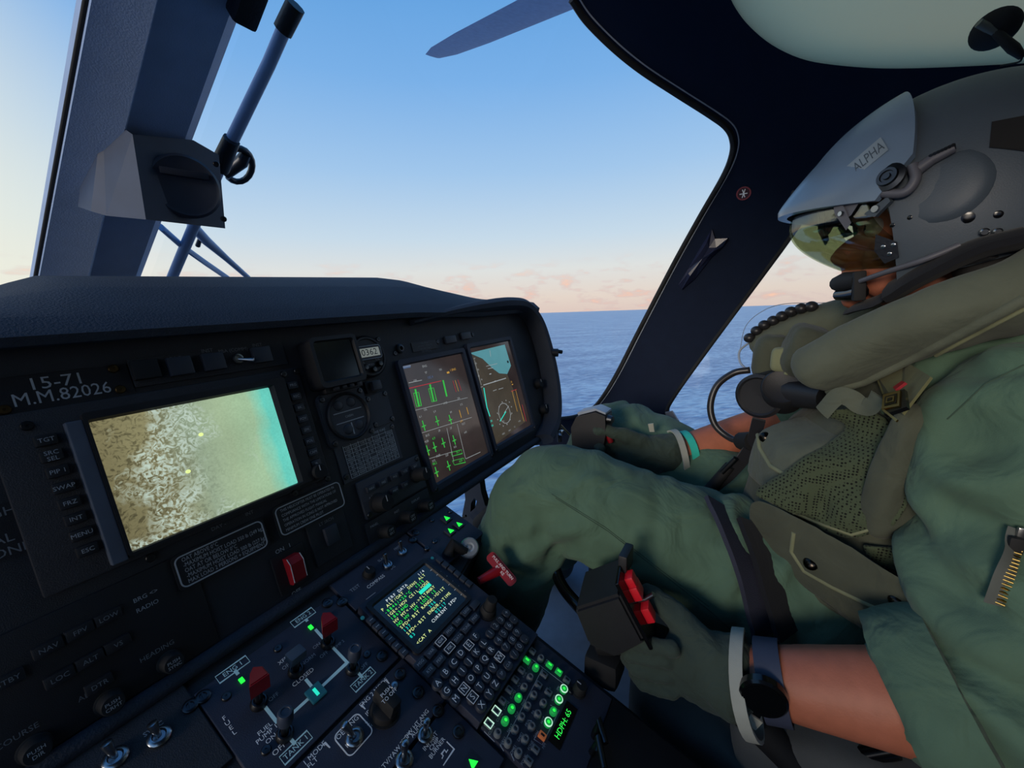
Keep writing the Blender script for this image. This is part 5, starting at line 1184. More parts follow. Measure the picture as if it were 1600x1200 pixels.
# visor side arms, pivots
for s_ in (-1, 1):
    def sp(px, py, k): p = ehit(px, py, k); return p if s_ < 0 else V((2*HC.x-p.x, p.y, p.z))
    P = spline([sp(*p, 1.05) for p in ((1426, 258), (1430, 280), (1412, 301), (1376, 301), (1352, 297))], 5)
    B().tube(P, .0055, 10).obj('visor_arm', 'helmet_grey', hel, smooth=50, world=True)
    for PP, k0, k1, nm in (([(1318, 291), (1345, 284), (1374, 291), (1366, 306), (1344, 314), (1330, 336), (1319, 344)], 1.025, 1.06, 'visor_bracket'), ([(1299, 300), (1312, 297), (1316, 318), (1330, 348), (1322, 360), (1304, 334)], 1.03, 1.075, 'arm_end')):
        A_ = [sp(x, y, k0) for x, y in PP]; C_ = [sp(x, y, k1) for x, y in PP]; n = len(PP)
        B().add(A_+C_, [tuple(range(n, 2*n)), tuple(range(n))[::-1]]+[(k, (k+1) % n, n+(k+1) % n, n+k) for k in range(n)]).obj(nm, 'helmet_grey', hel, world=True)
    for x, y in ((1306, 312), (1314, 334)):
        c_ = sp(x, y, 1.075); B().lathe([(.0035, -.001), (.003, .002), (.0003, .002)], frame_z(c_, (c_-HC).normalized()), 12).obj('rivet', 'steel', hel, smooth=40, world=True)
    c_ = sp(1388, 277, 1.085); n_ = (c_-HC).normalized(); q = frame_z(c_-n_*.003, n_)
    b = B(); b.lathe([(.016, 0), (.016, .003), (.011, .005), (.010, .0075), (.007, .0075), (.0065, .006), (.004, .006), (.0035, .008), (.0004, .008)], q, 24); b.obj('pivot', 'dark_steel', hel, smooth=40, world=True)
    c_ = sp(1374, 327, 1.0); n_ = (c_-HC).normalized(); q = frame_z(c_, n_); B().prism([(-.014, -.004), (.0, -.009), (.014, .006), (.010, .012)], 0, .006, q).obj('side_bracket', 'helmet_paint', hel, smooth=30, world=True)
    B().lathe([(.0045, .006), (.004, .009), (.0004, .009)], q, 14).obj('screw', 'steel', hel, smooth=40, world=True)
def hdisc(px, py, r, h, name, m, k=1.0):
    c_ = ehit(px, py, k); q = frame_z(c_-(c_-HC).normalized()*.001, (c_-HC).normalized()); return B().lathe([(r, 0), (r, h*.7), (r*.7, h), (.0003, h)], q, 14).obj(name, m, hel, smooth=40, world=True)
for (x, y, r_) in ((1394, 352, .0026), (1421, 340, .0026), (1512, 340, .006), (1560, 335, .004)): hdisc(x, y, r_, .0015, 'rivet_hole', 'gloss_black')
# cheek pad plate with three rivets
pp_ = [(1368, 366), (1402, 378), (1405, 402), (1382, 412), (1366, 392)]
b = B(); A_ = [ehit(x, y, 1.0) for x, y in pp_]; Bk = [ehit(x, y, 1.02) for x, y in pp_]; n = 5
b.add(A_+Bk, [tuple(range(n, 2*n)), tuple(range(n))[::-1]]+[(k, (k+1) % n, n+(k+1) % n, n+k) for k in range(n)]); b.obj('cheek_plate', 'frame_dark', hel, world=True)
for (x, y) in ((1380, 386), (1396, 383), (1390, 397)): hdisc(x, y, .0026, .002, 'rivet', 'steel', 1.02)
# spring clip on the side of the shell
b = B()
Q = [ehit(x, y, 1.03) for x, y in ((1430, 268), (1455, 250), (1490, 232))]
B().tube(Q, [.007, .006, .005], 10).obj('clip_arm', 'helmet_grey', hel, smooth=50, world=True)
for k in range(7):
    x, y = 1456+5.6*k, 247-2.6*k; c_ = ehit(x, y, 1.03); n_ = (c_-HC).normalized(); t = (Q[2]-Q[1]).normalized(); B().cyl(c_-n_*.002, c_+n_*.006, .0022, .0018, 8).obj('clip_tooth', 'dark_steel', hel, smooth=40, world=True)
# moulded bulge over the ear, black patch at the back
def bulge():
    P = []; 
    b = B(); c_ = ehit(1462, 290, .985); n_ = (c_-HC).normalized(); q = frame_z(c_, n_)
    prof = [(.044, -.009), (.040, -.004), (.034, -.001), (.022, .0015), (.0004, .002)]; b.lathe(prof, q, 36)
    return b
bulge().obj('ear_bulge', 'helmet_paint', hel, smooth=60, world=True)
b = B(); A_ = [(1550, 190), (1602, 180), (1625, 180), (1625, 232), (1602, 236), (1546, 230)]; P0 = [ehit(x, y, .998) for x, y in A_]; P1 = [ehit(x, y, 1.012) for x, y in A_]; n = len(A_)
b.add(P0+P1, [tuple(range(n, 2*n)), tuple(range(n))[::-1]]+[(k, (k+1) % n, n+(k+1) % n, n+k) for k in range(n)]); b.obj('hook_pad', 'rubber', hel, world=True)
# faint lettered sticker on the visor cover
A_ = [(1321, 266), (1330, 282), (1378, 238), (1390, 218), (1368, 214)]
def grid_on(quad, k, nu=10, nv=4):
    b = B(); vs = []
    for i in range(nv+1):
        for j in range(nu+1):
            u, v = j/nu, i/nv; x = (quad[0][0]*(1-u)+quad[1][0]*u)*(1-v)+(quad[3][0]*(1-u)+quad[2][0]*u)*v; y = (quad[0][1]*(1-u)+quad[1][1]*u)*(1-v)+(quad[3][1]*(1-u)+quad[2][1]*u)*v
            vs.append(ehit(x, y, k))
    return b.add(vs, [(i*(nu+1)+j, i*(nu+1)+j+1, (i+1)*(nu+1)+j+1, (i+1)*(nu+1)+j) for i in range(nv) for j in range(nu)])
st = grid_on([(1330, 282), (1388, 234), (1376, 214), (1320, 262)], 1.090).obj('sticker', mat('sticker_grey', (138, 150, 158), .35), hel, smooth=60, world=True)
tb = B(); tb.text('ALPHA', 1, 0, 0, 0); xs_ = [p[0] for p in tb.v]; w_ = max(xs_)-min(xs_)
tb.v = [tuple(ehit(1334+46*((p[0]-min(xs_))/w_)-9*p[1], 265-39*((p[0]-min(xs_))/w_)-17*p[1], 1.092)) for p in tb.v]
tb.obj('lettering', mat('sticker_dark', (70, 80, 90), .5), hel, world=True)
# microphone boom and chin strap
P = spline([ehit(1500, 383, 1.02), ehit(1440, 407, 1.03)+V((-.004, 0, 0)), atx(1385, 425, .70), atx(1345, 439, .735)], 5)
B().tube(P, .0034, 10).obj('microphone_boom', 'helmet_grey', hel, smooth=60, world=True)
mp_ = atx(1330, 448, .765); q = M.Translation(mp_)
B().box((0, 0, 0), (.018, .014, .040), .003, M.Translation(atx(1342, 447, .745)) @ M.Rotation(-.1, 4, 'X')).obj('microphone_clamp', 'rubber', hel, smooth=40, world=True)
B().tube([atx(1345, 437, .75), atx(1322, 440, .775), atx(1309, 443, .80)], [.012, .014, .011], 12).obj('microphone', 'rubber', hel, smooth=50, world=True)
B().tube([atx(1344, 456, .75), atx(1330, 459, .77), atx(1310, 461, .795)], [.011, .0105, .008], 12).obj('microphone_body', 'gloss_black', hel, smooth=50, world=True)
P = spline([ehit(1560, 395, .98), atx(1480, 418, .70), atx(1410, 447, .715), atx(1372, 468, .74), atx(1338, 480, .775)], 4)
B().tube(P, [(.005, .022)]*len(P), 8, up=(1, 0, 0)).obj('chin_strap', 'belt_dark', hel, smooth=50, world=True)
B().tube(spline([atx(1600, 372, .66), atx(1520, 392, .67), atx(1440, 430, .69), atx(1400, 452, .715)], 4), [(.012, .026)]*13, 10, up=(1, 0, 0)).obj('nape_strap', 'belt_dark', hel, smooth=50, world=True)
for (x, y) in ((1538, 362), (1558, 362)): hdisc(x, y, .004, .004, 'strap_snap', 'steel', 1.02)
hdisc(1242, 302, .004, .006, 'visor_knob', 'rubber', 1.09)
# ================================================================== survival vest
vest = thing('survival_vest', 'olive survival vest with collar bolsters, pouches and mesh pocket on the pilot', 'vest', M.Translation((.8, -.1, -.3)))
def mesh_cloth():
    m = cloth('mesh_cloth', (72, 82, 62), fold=.3); nt = m.node_tree; N = nt.nodes; L = nt.links; b = N['Principled BSDF']
    tc = N.new('ShaderNodeTexCoord'); vo = N.new('ShaderNodeTexVoronoi'); L.new(tc.outputs['Object'], vo.inputs[0]); vo.inputs['Scale'].default_value = 260; vo.inputs['Randomness'].default_value = .2
    rp = N.new('ShaderNodeValToRGB'); L.new(vo.outputs['Distance'], rp.inputs[0]); rp.color_ramp.elements[0].position = .26; rp.color_ramp.elements[0].color = (.006, .007, .005, 1); rp.color_ramp.elements[1].position = .42; rp.color_ramp.elements[1].color = (*s2l((70, 80, 60)), 1)
    L.new(rp.outputs[0], b.inputs['Base Color'])
mesh_cloth()
# vest body over chest and back
vb = [[(.80, -.155, -.41, (.196, .150, .045)), (.80, -.165, -.36, (.190, .148, .08)), (.80, -.195, -.25, (.195, .147, .09)), (.80, -.23, -.16, (.175, .118, .07))]]
put('vest_body', blob(vb, .008, 6, disp=.004, dscale=16), 'vest', vest)
def bolster(path, W, T, name, n=26):
    """flat stuffed tube: width W, thickness T, rounded ends"""
    P = spline(path, 7); K = len(P); R = []
    for i in range(K):
        t = i/(K-1); e = min(1, math.sin(math.pi*min(t, .5))*2.6 if t < .5 else math.sqrt(max(.06, 1-((t-.90)/.10)**2)) if t > .90 else 1)
        e = max(e, .25); R.append((T*e*(1+.05*math.sin(9*t)), W*(.55+.45*e)))
    sec = [(math.copysign(abs(math.cos(a))**.75, math.cos(a)), math.copysign(abs(math.sin(a))**.75, math.sin(a))) for a in [2*math.pi*k/n for k in range(n)]]
    return P, R, sec
# near bolster: runs from behind the neck down over the near shoulder
path = [atx(1700, 400, .70), atx(1600, 458, .655), atx(1500, 490, .655), atx(1400, 525, .672), atx(1320, 562, .692), atx(1268, 588, .715)]
P, R, sec = bolster(path, .050, .032, 'b')
up_ = V((-.75, .25, .45))
b = B(); b.tube(P, R, sec=sec, up=up_)
for i, p in enumerate(b.v): p = V(p); b.v[i] = tuple(p+V((0, 0, 1))*.003*noise.fractal(p*20, 1, 2, 3))
nb = b.obj('collar_bolster', 'vest_light', vest, smooth=0, world=True)
# its wide bound lower edge
Q = [V(p)+V((-.012, .006, -.05))*1.0 for p in P[6:]]
bpy.context.view_layer.update()
def seam_on(o, pts, name, r, m, root, off=.001, n=8):
    PP = []
    for (a, c_) in zip(pts, pts[1:]):
        for k in range(n): PP.append((a[0]+(c_[0]-a[0])*k/n, a[1]+(c_[1]-a[1])*k/n))
    PP.append(pts[-1]); QQ = [onmesh(o, *p, off) for p in PP]; QQ = [p for p in QQ if p is not None]
    if len(QQ) > 2: return B().tube(QQ, r, 8).obj(name, m, root, smooth=60, world=True)
seam_on(nb, [(1600, 468), (1500, 520), (1420, 562), (1350, 596), (1296, 612)], 'edge_binding', (.006), 'vest_light', vest, .0)
seam_on(nb, [(1600, 482), (1500, 534), (1424, 575), (1352, 606)], 'piping', .0022, 'vest_trim', vest)
# far bolster
path = [atx(1430, 470, .86), atx(1360, 498, .90), atx(1285, 516, .93), atx(1222, 540, .945), atx(1186, 562, .94)]
P, R, sec = bolster(path, .046, .036, 'b'); b = B(); b.tube(P, R, sec=sec, up=V((-.3, .4, .85))); b.obj('collar_bolster', 'vest_light', vest, smooth=0, world=True)
b = pillow(atx(1205, 560, .90), (.045, 0, 0), (0, .030, 0), (0, 0, .045), .6, 16, .004); b.obj('bolster_end', 'vest', vest, smooth=0, world=True)
b = pillow(atx(1258, 548, .80), (.05, 0, 0), (0, .03, .01), (0, -.01, .04), .6, 16, .003); b.obj('throat_panel', 'vest', vest, smooth=0, world=True)
# collar behind the helmet
b = B(); b.tube(spline([atx(1640, 395, .72), V((.76, -.33, .0)), V((.86, -.33, -.01)), atx(1430, 462, .88)], 6), [(.04, .05)]*19, 12, up=(0, 0, 1)); b.obj('back_collar', 'vest', vest, smooth=0, world=True)
# zip with silver puller at the throat
z0, z1 = atx(1254, 515, .775), atx(1228, 585, .775)
b = B(); b.tube([z0, z1], .0035, 8); zp = b.obj('zip', 'vest_trim', vest, smooth=60, world=True)
b = B(); b.tube([atx(1247, 540, .768), atx(1240, 562, .768)], .0045, 8); b.obj('zip_puller', 'steel', vest, smooth=60, world=True)
b = B(); b.tube([atx(1252, 522, .768), atx(1246, 538, .768)], .007, 8); b.obj('zip_slider', 'rubber', vest, smooth=60, world=True)
b = pillow(atx(1224, 562, .79), (.012, 0, 0), (0, .018, 0), (0, 0, .020), .5, 12); b.obj('zip_tab', 'vest_trim', vest, smooth=0, world=True)
q = frame_z(atx(1260, 565, .682), V((-1, .6, 0))); b = B(); b.lathe([(.003, 0), (.0058, 0), (.0062, .002), (.0045, .003), (.003, .002)], q, 18); b.obj('eyelet', 'red_print', vest, smooth=40, world=True)
# front pouch A (chest)
ax_, ay_, az_ = V((.066, .028, 0)), V((-.020, .046, -.012)), V((-.012, -.018, .112))
cA = atx(1205, 762, .735)+V((0, -.030, 0))
pa = pillow(cA, ax_, ay_, az_, .42, 26, .004).obj('chest_pouch', 'vest', vest, smooth=0, world=True)
b = pillow(cA+az_*.55+ay_*.1, ax_*1.06, ay_*1.08, az_*.46, .5, 22, .003); fl_ = b.obj('pouch_flap', 'vest_light', vest, smooth=0, world=True)
bpy.context.view_layer.update()
def snap(o, px, py, r, root, fb):
    p = onmesh(o, px, py, 0) or fb; n_ = (-p).normalized(); q = frame_z(p-n_*.001, n_+V((0, .25, .2))); B().lathe([(r*1.15, 0), (r, r*.35), (r*.7, r*.62), (.0003, r*.72)], q, 18).obj('snap_button', 'snap_metal', root, smooth=50, world=True)
snap(fl_, 1195, 683, .0075, vest, atx(1195, 683, .68))
seam_on(fl_, [(1183, 668), (1188, 700), (1205, 728), (1228, 742), (1260, 752)], 'flap_binding', .0032, 'vest_trim', vest)
# lower pouch B
cB = atx(1318, 908, .590); bx, by, bz = V((.028, .036, 0)), V((-.05, -.088, -.022))*.95, V((-.012, .004, .052))
pb = pillow(cB, bx, by, bz, .45, 26, .004).obj('side_pouch', 'vest', vest, smooth=0, world=True)
bpy.context.view_layer.update()
snap(pb, 1267, 880, .0078, vest, atx(1267, 880, .6)); snap(pb, 1400, 938, .0065, vest, atx(1400, 938, .58))
seam_on(pb, [(1240, 832), (1236, 862), (1256, 893), (1300, 918), (1350, 942), (1390, 960)], 'pouch_binding', .003, 'vest_trim', vest)
# mesh pocket: crumpled net panel hanging from the chest to a point at the front
def netpatch(rows, name, m):
    """rows of pixels with depth; lofted"""
    R_ = [spline([atx(x, y, X) for x, y, X in r], 6) for r in rows]; n = min(len(r) for r in R_); G = []
    cols_ = [spline([r[j] for r in R_], 6) for j in range(n)]; K = len(cols_[0])
    vs = []
    for i in range(K):
        for j in range(n):
            p = cols_[j][i]; vs.append(p+V((-.4, .4, .1))*.012*noise.noise(p*34)+V((-1, .5, 0))*.006*math.sin(60*(p.y+p.z*.5)+4*noise.noise(p*16)))
    fr = vs; bk = [p+V((.006, -.003, 0)) for p in vs]; N_ = len(vs)
    fs = [(i*n+j, i*n+j+1, (i+1)*n+j+1, (i+1)*n+j) for i in range(K-1) for j in range(n-1)]
    cnt = {(f[k], f[(k+1) % 4]) for f in fs for k in range(4)}
    return B().add(fr+bk, fs+[tuple(a+N_ for a in f[::-1]) for f in fs]+[(e[1], e[0], e[0]+N_, e[1]+N_) for e in cnt if (e[1], e[0]) not in cnt]).obj(name, m, vest, smooth=0, world=True)
netpatch([[(1278, 640, .69), (1310, 640, .675), (1350, 640, .655), (1378, 655, .64)],
          [(1318, 668, .672), (1340, 680, .652), (1370, 690, .63), (1405, 715, .61)],
          [(1262, 712, .65), (1310, 720, .635), (1360, 740, .615), (1415, 765, .60)],
          [(1182, 764, .635), (1250, 790, .625), (1330, 800, .612), (1418, 790, .598)],
          [(1205, 785, .635), (1255, 808, .63), (1325, 838, .615), (1400, 818, .60)]], 'mesh_pocket', 'mesh_cloth')
bpy.context.view_layer.update()
MP_ = [o for o in vest.children if o.name.startswith('mesh_pocket')][0]
seam_on(MP_, [(1240, 802), (1290, 822), (1330, 836), (1380, 822)], 'pocket_edge', .0022, 'vest_trim', vest, .001)
# elastic loop at the top of the pocket
Q = spline([atx(1284, 645, .66), atx(1308, 620, .65), atx(1328, 622, .645), atx(1345, 634, .64), atx(1362, 634, .63), atx(1372, 618, .625)], 6); b = B(); b.tube(Q, [(.0016, .011)]*len(Q), 8, up=(.2, .1, 1)); b.obj('elastic_loop', 'vest_light', vest, smooth=50, world=True)
# flat vest panel at the near side and lower netting
b = pillow(atx(1412, 745, .60)+V((.02, -.012, 0)), (.014, .012, 0), (-.02, .035, 0), (0, -.01, .085), .55, 22, .005); b.obj('side_panel', 'vest', vest, smooth=0, world=True)
netpatch([[(1352, 850, .61), (1400, 862, .595), (1448, 872, .58)], [(1360, 868, .61), (1405, 885, .595), (1455, 895, .58)], [(1372, 885, .61), (1412, 900, .595), (1460, 912, .58)]], 'lower_mesh', 'mesh_cloth')
# zip pull hanging at the lower left of the pouches
b = B(); b.tube(spline([atx(1238, 832, .66), atx(1226, 850, .66), atx(1215, 880, .655), atx(1196, 910, .65)], 5), .0026, 8); b.obj('pull_cord', 'vest_trim', vest, smooth=60, world=True)
b = B(); b.tube([atx(1196, 908, .65), atx(1190, 918, .65)], .006, 8); b.obj('cord_end', 'vest_trim', vest, smooth=60, world=True)
b = B(); b.tube(spline([atx(1206, 848, .665), atx(1210, 870, .66), atx(1200, 890, .66)], 4), .004, 8); b.obj('buckle', 'rubber', vest, smooth=60, world=True)
# ---- breathing regulator, beads, hose
reg = thing('breathing_regulator', 'black twin barrel regulator on the chest of the vest', 'regulator', M.Translation(atx(1200, 612, .83)))
b = B(); b.lathe([(.034, -.05), (.036, -.012), (.038, .0), (.038, .012), (.033, .015), (.030, .012), (.0005, .010)], frame_z(atx(1190, 617, .80), V((-.88, .35, -.05))), 30); b.obj('front_barrel', 'unit_black', reg, smooth=40, world=True)
b = B(); b.lathe([(.030, -.05), (.030, .004), (.027, .008), (.023, .006), (.0005, .005)], frame_z(atx(1222, 606, .775), V((-.8, .1, .45))), 28); b.obj('second_barrel', 'unit_black', reg, smooth=40, world=True)
b = B(); b.tube([atx(1215, 612, .80), atx(1290, 622, .74)], [.024, .018], 14); b.obj('hose_stub', 'unit_black', reg, smooth=50, world=True)
ho = thing('breathing_hose', 'curved black hose looping out in front of the regulator', 'hose', M.Translation(atx(1110, 630, .86)))
Q = spline([atx(1172, 578, .88), atx(1146, 583, .88), atx(1120, 603, .87), atx(1110, 635, .86), atx(1118, 665, .85), atx(1142, 685, .84), atx(1165, 690, .82)], 7); B().tube(Q, .0062, 12).obj('tube', 'hose', ho, smooth=0, world=True)
B().tube([Q[-3], atx(1178, 690, .80)], [.016, .018], 12).obj('end_fitting', 'rubber', ho, smooth=50, world=True)
bd = thing('beaded_cord', 'dark beaded pull cord hanging over the far collar bolster', 'cord', M.Translation(atx(1220, 500, .95)))
Q = spline([atx(1268, 479, .91), atx(1252, 482, .915), atx(1236, 487, .92), atx(1222, 494, .925), atx(1208, 501, .93), atx(1194, 508, .93), atx(1182, 517, .93), atx(1171, 528, .925)], 2)
for k, p in enumerate(Q[::2]): B().sph(p, .0105, 10, (1, 1, .9)).obj('bead', 'bead', bd, smooth=0, world=True)
B().tube(Q, .003, 6).obj('string', 'rubber', bd, smooth=60, world=True)
wr = thing('antenna_wire', 'thin pale wire loop arching in front of the vest', 'wire', M.Translation(atx(1165, 545, .94)))
B().tube(spline([atx(1172, 534, .945), atx(1156, 548, .95), atx(1156, 565, .94), atx(1166, 577, .92)], 6), .0022, 8).obj('sleeve', 'trim_light', wr, smooth=60, world=True)
B().tube(spline([atx(1156, 548, .95), atx(1165, 510, .96), atx(1190, 487, .96), atx(1225, 475, .95), atx(1290, 473, .93)], 8), .0007, 6).obj('strand', 'trim_light', wr, smooth=60, world=True)
# ---- rank badge on its patch, red tab
bg = thing('rank_badge', 'gold square rank badge on an olive patch at the near shoulder', 'badge', M.Translation(atx(1405, 640, .59)))
pch = [(1388, 600), (1438, 585), (1482, 612), (1440, 668), (1408, 655)]
FR = [o for o in (SU,)]
def patch_on(pts, dx, th, name, m, root):
    c_ = []; 
    for x, y in pts: p = onmesh(SU, x, y, .004) or atx(x, y, .56); c_.append(p)
    n_ = (c_[1]-c_[0]).cross(c_[2]-c_[0]).normalized()
    if n_.dot(-c_[0]) < 0: n_ = -n_
    k = len(c_); A_ = [p+n_*dx for p in c_]; C_ = [p+n_*(dx+th) for p in c_]
    return B().add(A_+C_, [tuple(range(k, 2*k)), tuple(range(k))[::-1]]+[(i, (i+1) % k, k+(i+1) % k, k+i) for i in range(k)]).obj(name, m, root, world=True), n_, C_
pt, n_, C_ = patch_on(pch, .016, .003, 'backing', 'patch', bg)
def badge_quad(q, off, th, m, name):
    base = C_[0]; L_ = []
    for x, y in q: r = ray(x, y); L_.append(r*(base.dot(n_)/r.dot(n_))+n_*off)
    k = len(L_); U = [p+n_*th for p in L_]
    return B().add(L_+U, [tuple(range(k, 2*k)), tuple(range(k))[::-1]]+[(i, (i+1) % k, k+(i+1) % k, k+i) for i in range(k)]).obj(name, m, bg, world=True)
badge_quad([(1382, 620), (1418, 612), (1422, 640), (1386, 652)], 0, .004, 'gloss_black', 'badge_base')
badge_quad([(1386, 622), (1413, 615), (1412, 640), (1384, 645)], .004, .0015, 'gold', 'gold_frame'); badge_quad([(1390, 626), (1409, 621), (1408, 636), (1389, 640)], .0056, .0006, 'gloss_black', 'inner_field')
badge_quad([(1393, 628), (1406, 625), (1405, 634), (1392, 637)], .0062, .0008, 'gold', 'gold_square'); badge_quad([(1396, 630), (1403, 628.5), (1402, 632.5), (1395, 634.5)], .0071, .0005, 'gloss_black', 'centre')
badge_quad([(1384, 646), (1388, 645), (1410, 662), (1407, 665)], .004, .0015, 'gold', 'gold_bar')
badge_quad([(1398, 608), (1412, 598), (1418, 600), (1402, 612)], 0, .003, 'red_plastic', 'red_tab')
# ---- sleeve pocket zip
zz = thing('sleeve_zip', 'metal zip with dark puller on the near sleeve pocket', 'zip', M.Translation(atx(1575, 900, .46)))
Z0, Z1 = [(1596, 828), (1588, 858), (1576, 900), (1562, 945)], None
QQ = [onmesh(SU, *p, .002) or atx(*p, .46) for p in Z0]; QQ = spline(QQ, 8)
B().tube(QQ, [(.0095, .0016)]*len(QQ), 8, up=(1, .2, 0)).obj('tape', mat('zip_tape', (84, 88, 84), .8), zz, smooth=50, world=True)
for k in range(len(QQ)-1):
    p = QQ[k].lerp(QQ[k+1], .5); t = (QQ[k+1]-QQ[k]).normalized(); n_ = (-p).normalized(); s_ = t.cross(n_).normalized()
    B().tube([p+n_*.002-s_*.0042, p+n_*.002+s_*.0042], .0011, 6).obj('zip_tooth', 'gold', zz, smooth=60, world=True)
p = onmesh(SU, 1590, 858, .006) or atx(1590, 858, .45); B().box((0, 0, 0), (.006, .010, .016), .002, M.Translation(p)).obj('slider', 'rubber', zz, smooth=40, world=True)
p = onmesh(SU, 1596, 835, .007) or atx(1596, 835, .45); B().box((0, 0, 0), (.004, .006, .018), .0015, M.Translation(p)).obj('puller', 'steel', zz, smooth=40, world=True)
# ---- harness
hb = thing('seat_harness', 'dark webbing lap belt with black buckle across the pilot lap', 'seat belt', M.Translation((.75, 0, -.4)))
def strap(pts, w_, th, name, m, up=(0, 0, 1)):
    Q = spline(pts, 6); return B().tube(Q, [(w_, th)]*len(Q), 4, sec=[(-1, -1), (1, -1), (1, 1), (-1, 1)], up=up).obj(name, m, hb, smooth=30, world=True)
def belt(pts, w_, m):
    PP = []
    for (a, c2) in zip(pts, pts[1:]):
        for k in range(5): PP.append((a[0]+(c2[0]-a[0])*k/5, a[1]+(c2[1]-a[1])*k/5))
    PP.append(pts[-1]); QQ = [onmesh(SU, *p, .007) for p in PP]; QQ = [p for p in QQ if p is not None]; QQ = [sum(QQ[max(0, k-5):k+6], V())/len(QQ[max(0, k-5):k+6]) for k in range(len(QQ))]
    B().tube(QQ, [(.0035, w_)]*len(QQ), 4, sec=[(-1, -1), (1, -1), (1, 1), (-1, 1)], up=(.55, -.62, -.5)).obj('lap_strap', m, hb, smooth=30, world=True)
belt([(1112, 772), (1132, 812), (1158, 858), (1176, 910), (1192, 962), (1202, 1005)], .026, 'belt_web')
belt([(1152, 792), (1182, 846), (1206, 905), (1226, 965), (1240, 1008)], .026, 'belt_dark')
strap([atx(1186, 655, .80), atx(1172, 700, .80), atx(1140, 740, .81), atx(1100, 772, .82)], .010, .006, 'shoulder_strap', 'belt_dark', up=(1, 0, 0))
B().box((0, 0, 0), (.03, .05, .018), .005, M.Translation(atx(1092, 778, .83)) @ M.Rotation(.7, 4, 'X')).obj('buckle', 'gloss_black', hb, smooth=40, world=True)
B().tube([atx(1105, 770, .81), atx(1140, 728, .80)], [.011, .009], 10).obj('adjuster', 'rubber', hb, smooth=50, world=True)
B().tube([atx(1128, 738, .795), atx(1150, 716, .79)], .005, 8).obj('adjuster_bar', 'dark_steel', hb, smooth=50, world=True)
# ---- seat
st = thing('pilot_seat', 'grey cushioned pilot seat under and behind the pilot', 'seat', M.Translation((.8, -.2, -.82)))
pillow((.80, -.13, -.70), (.27, 0, 0), (0, .27, .02), (0, 0, .075), .3, 24).obj('seat_cushion', 'seat_cloth', st, smooth=0, world=True)
pillow((.80, -.40, -.30), (.25, 0, 0), (0, .05, .02), (0, -.06, .40), .3, 24).obj('backrest', 'seat_cloth', st, smooth=0, world=True)
pillow((.545, -.19, -.565), (.045, .0, 0), (0, .17, -.03), (0, .01, .045), .45, 20).obj('side_bolster', 'seat_cloth', st, smooth=0, world=True)
B().box((.80, -.15, -.80), (.46, .46, .04), .01).obj('seat_pan', 'frame_dark', st, world=True)
pillow(atx(1290, 1150, .55)+V((.012, 0, -.01)), (.03, 0, 0), (0, .075, -.01), (0, .0, .022), .5, 16).obj('side_pad', mat('pad_olive', (76, 82, 74), .9), st, smooth=0, world=True)
B().tube([atx(1350, 1180, .53), atx(1400, 1172, .53)], [.010, .009], 10).obj('release_clip', 'gloss_black', st, smooth=50, world=True)
B().lathe([(.020, 0), (.022, .004), (.018, .008), (.004, .008)], frame_z(atx(1572, 1180, .49), V((-1, 0, .3))), 24).obj('recline_knob', 'gloss_black', st, smooth=40, world=True)
# ================================================================== collective lever
co = thing('collective_lever', 'black collective lever with box head carrying red switches', 'lever', M.Translation(atx(960, 1010, .48)))
X0, X1 = .452, .520
A_ = [atx(x, y, X0) for x, y in ((897, 953), (968, 930), (1008, 1006), (962, 1030), (920, 1010))]
sh_ = V((X1-X0, .012, .012)); T_ = [p+sh_ for p in A_]
bm = bmesh.new(); va = [bm.verts.new(p) for p in A_]; vt = [bm.verts.new(p) for p in T_]; n = len(A_)
bm.faces.new(va); bm.faces.new(vt[::-1])
for k in range(n): bm.faces.new((va[(k+1) % n], va[k], vt[k], vt[(k+1) % n]))
bmesh.ops.recalc_face_normals(bm, faces=bm.faces[:]); bmesh.ops.bevel(bm, geom=bm.edges[:], offset=.004, segments=2, affect='EDGES')
B().bm(bm).obj('head_box', 'unit_black', co, smooth=40, world=True)
# raised flange along the aft top edge
e0, e1 = A_[1], T_[1]; d_ = (e1-e0).normalized()
B().box((0, 0, 0), (.036, .012, .030), .003, M.Translation(e0.lerp(e1, .75)+V((0, -.002, .008)))).obj('guard_flange', 'unit_black', co, smooth=40, world=True)
aft = (A_[2]-A_[1]).normalized(); nf = aft.cross(d_).normalized()
if nf.y > 0: nf = -nf
def onaft(u, v, w_): return A_[1]+aft*((A_[2]-A_[1]).length*v)+d_*((T_[1]-A_[1]).length*u)+nf*w_
def switchcap(u, v, a, m, name):
    q = M(((d_.x, aft.x, nf.x, 0), (d_.y, aft.y, nf.y, 0), (d_.z, aft.z, nf.z, 0), (0, 0, 0, 1))); q.translation = onaft(u, v, .004)
    return B().box((0, 0, .004), (a[0], a[1], .014), .002, q).obj(name, m, co, smooth=40, world=True)
switchcap(.45, .10, (.016, .014), 'red_bright', 'red_switch'); switchcap(.45, .32, (.020, .018), 'red_bright', 'red_switch'); switchcap(.45, .80, (.016, .020), 'red_bright', 'red_switch')
p = onaft(.45, .55, .002); B().tube([p, p+nf*.012, p+nf*.026-aft*.004], [.003, .0028, .0035], 10).obj('trim_toggle', 'steel', co, smooth=50, world=True)
B().rect(-.028, .028, -.045, .045, -.001, .004, .001, M(((d_.x, aft.x, nf.x, onaft(.45, .5, 0).x), (d_.y, aft.y, nf.y, onaft(.45, .5, 0).y), (d_.z, aft.z, nf.z, onaft(.45, .5, 0).z), (0, 0, 0, 1)))).obj('switch_plate', 'gloss_black', co, world=True)
base = atx(955, 1025, .488)
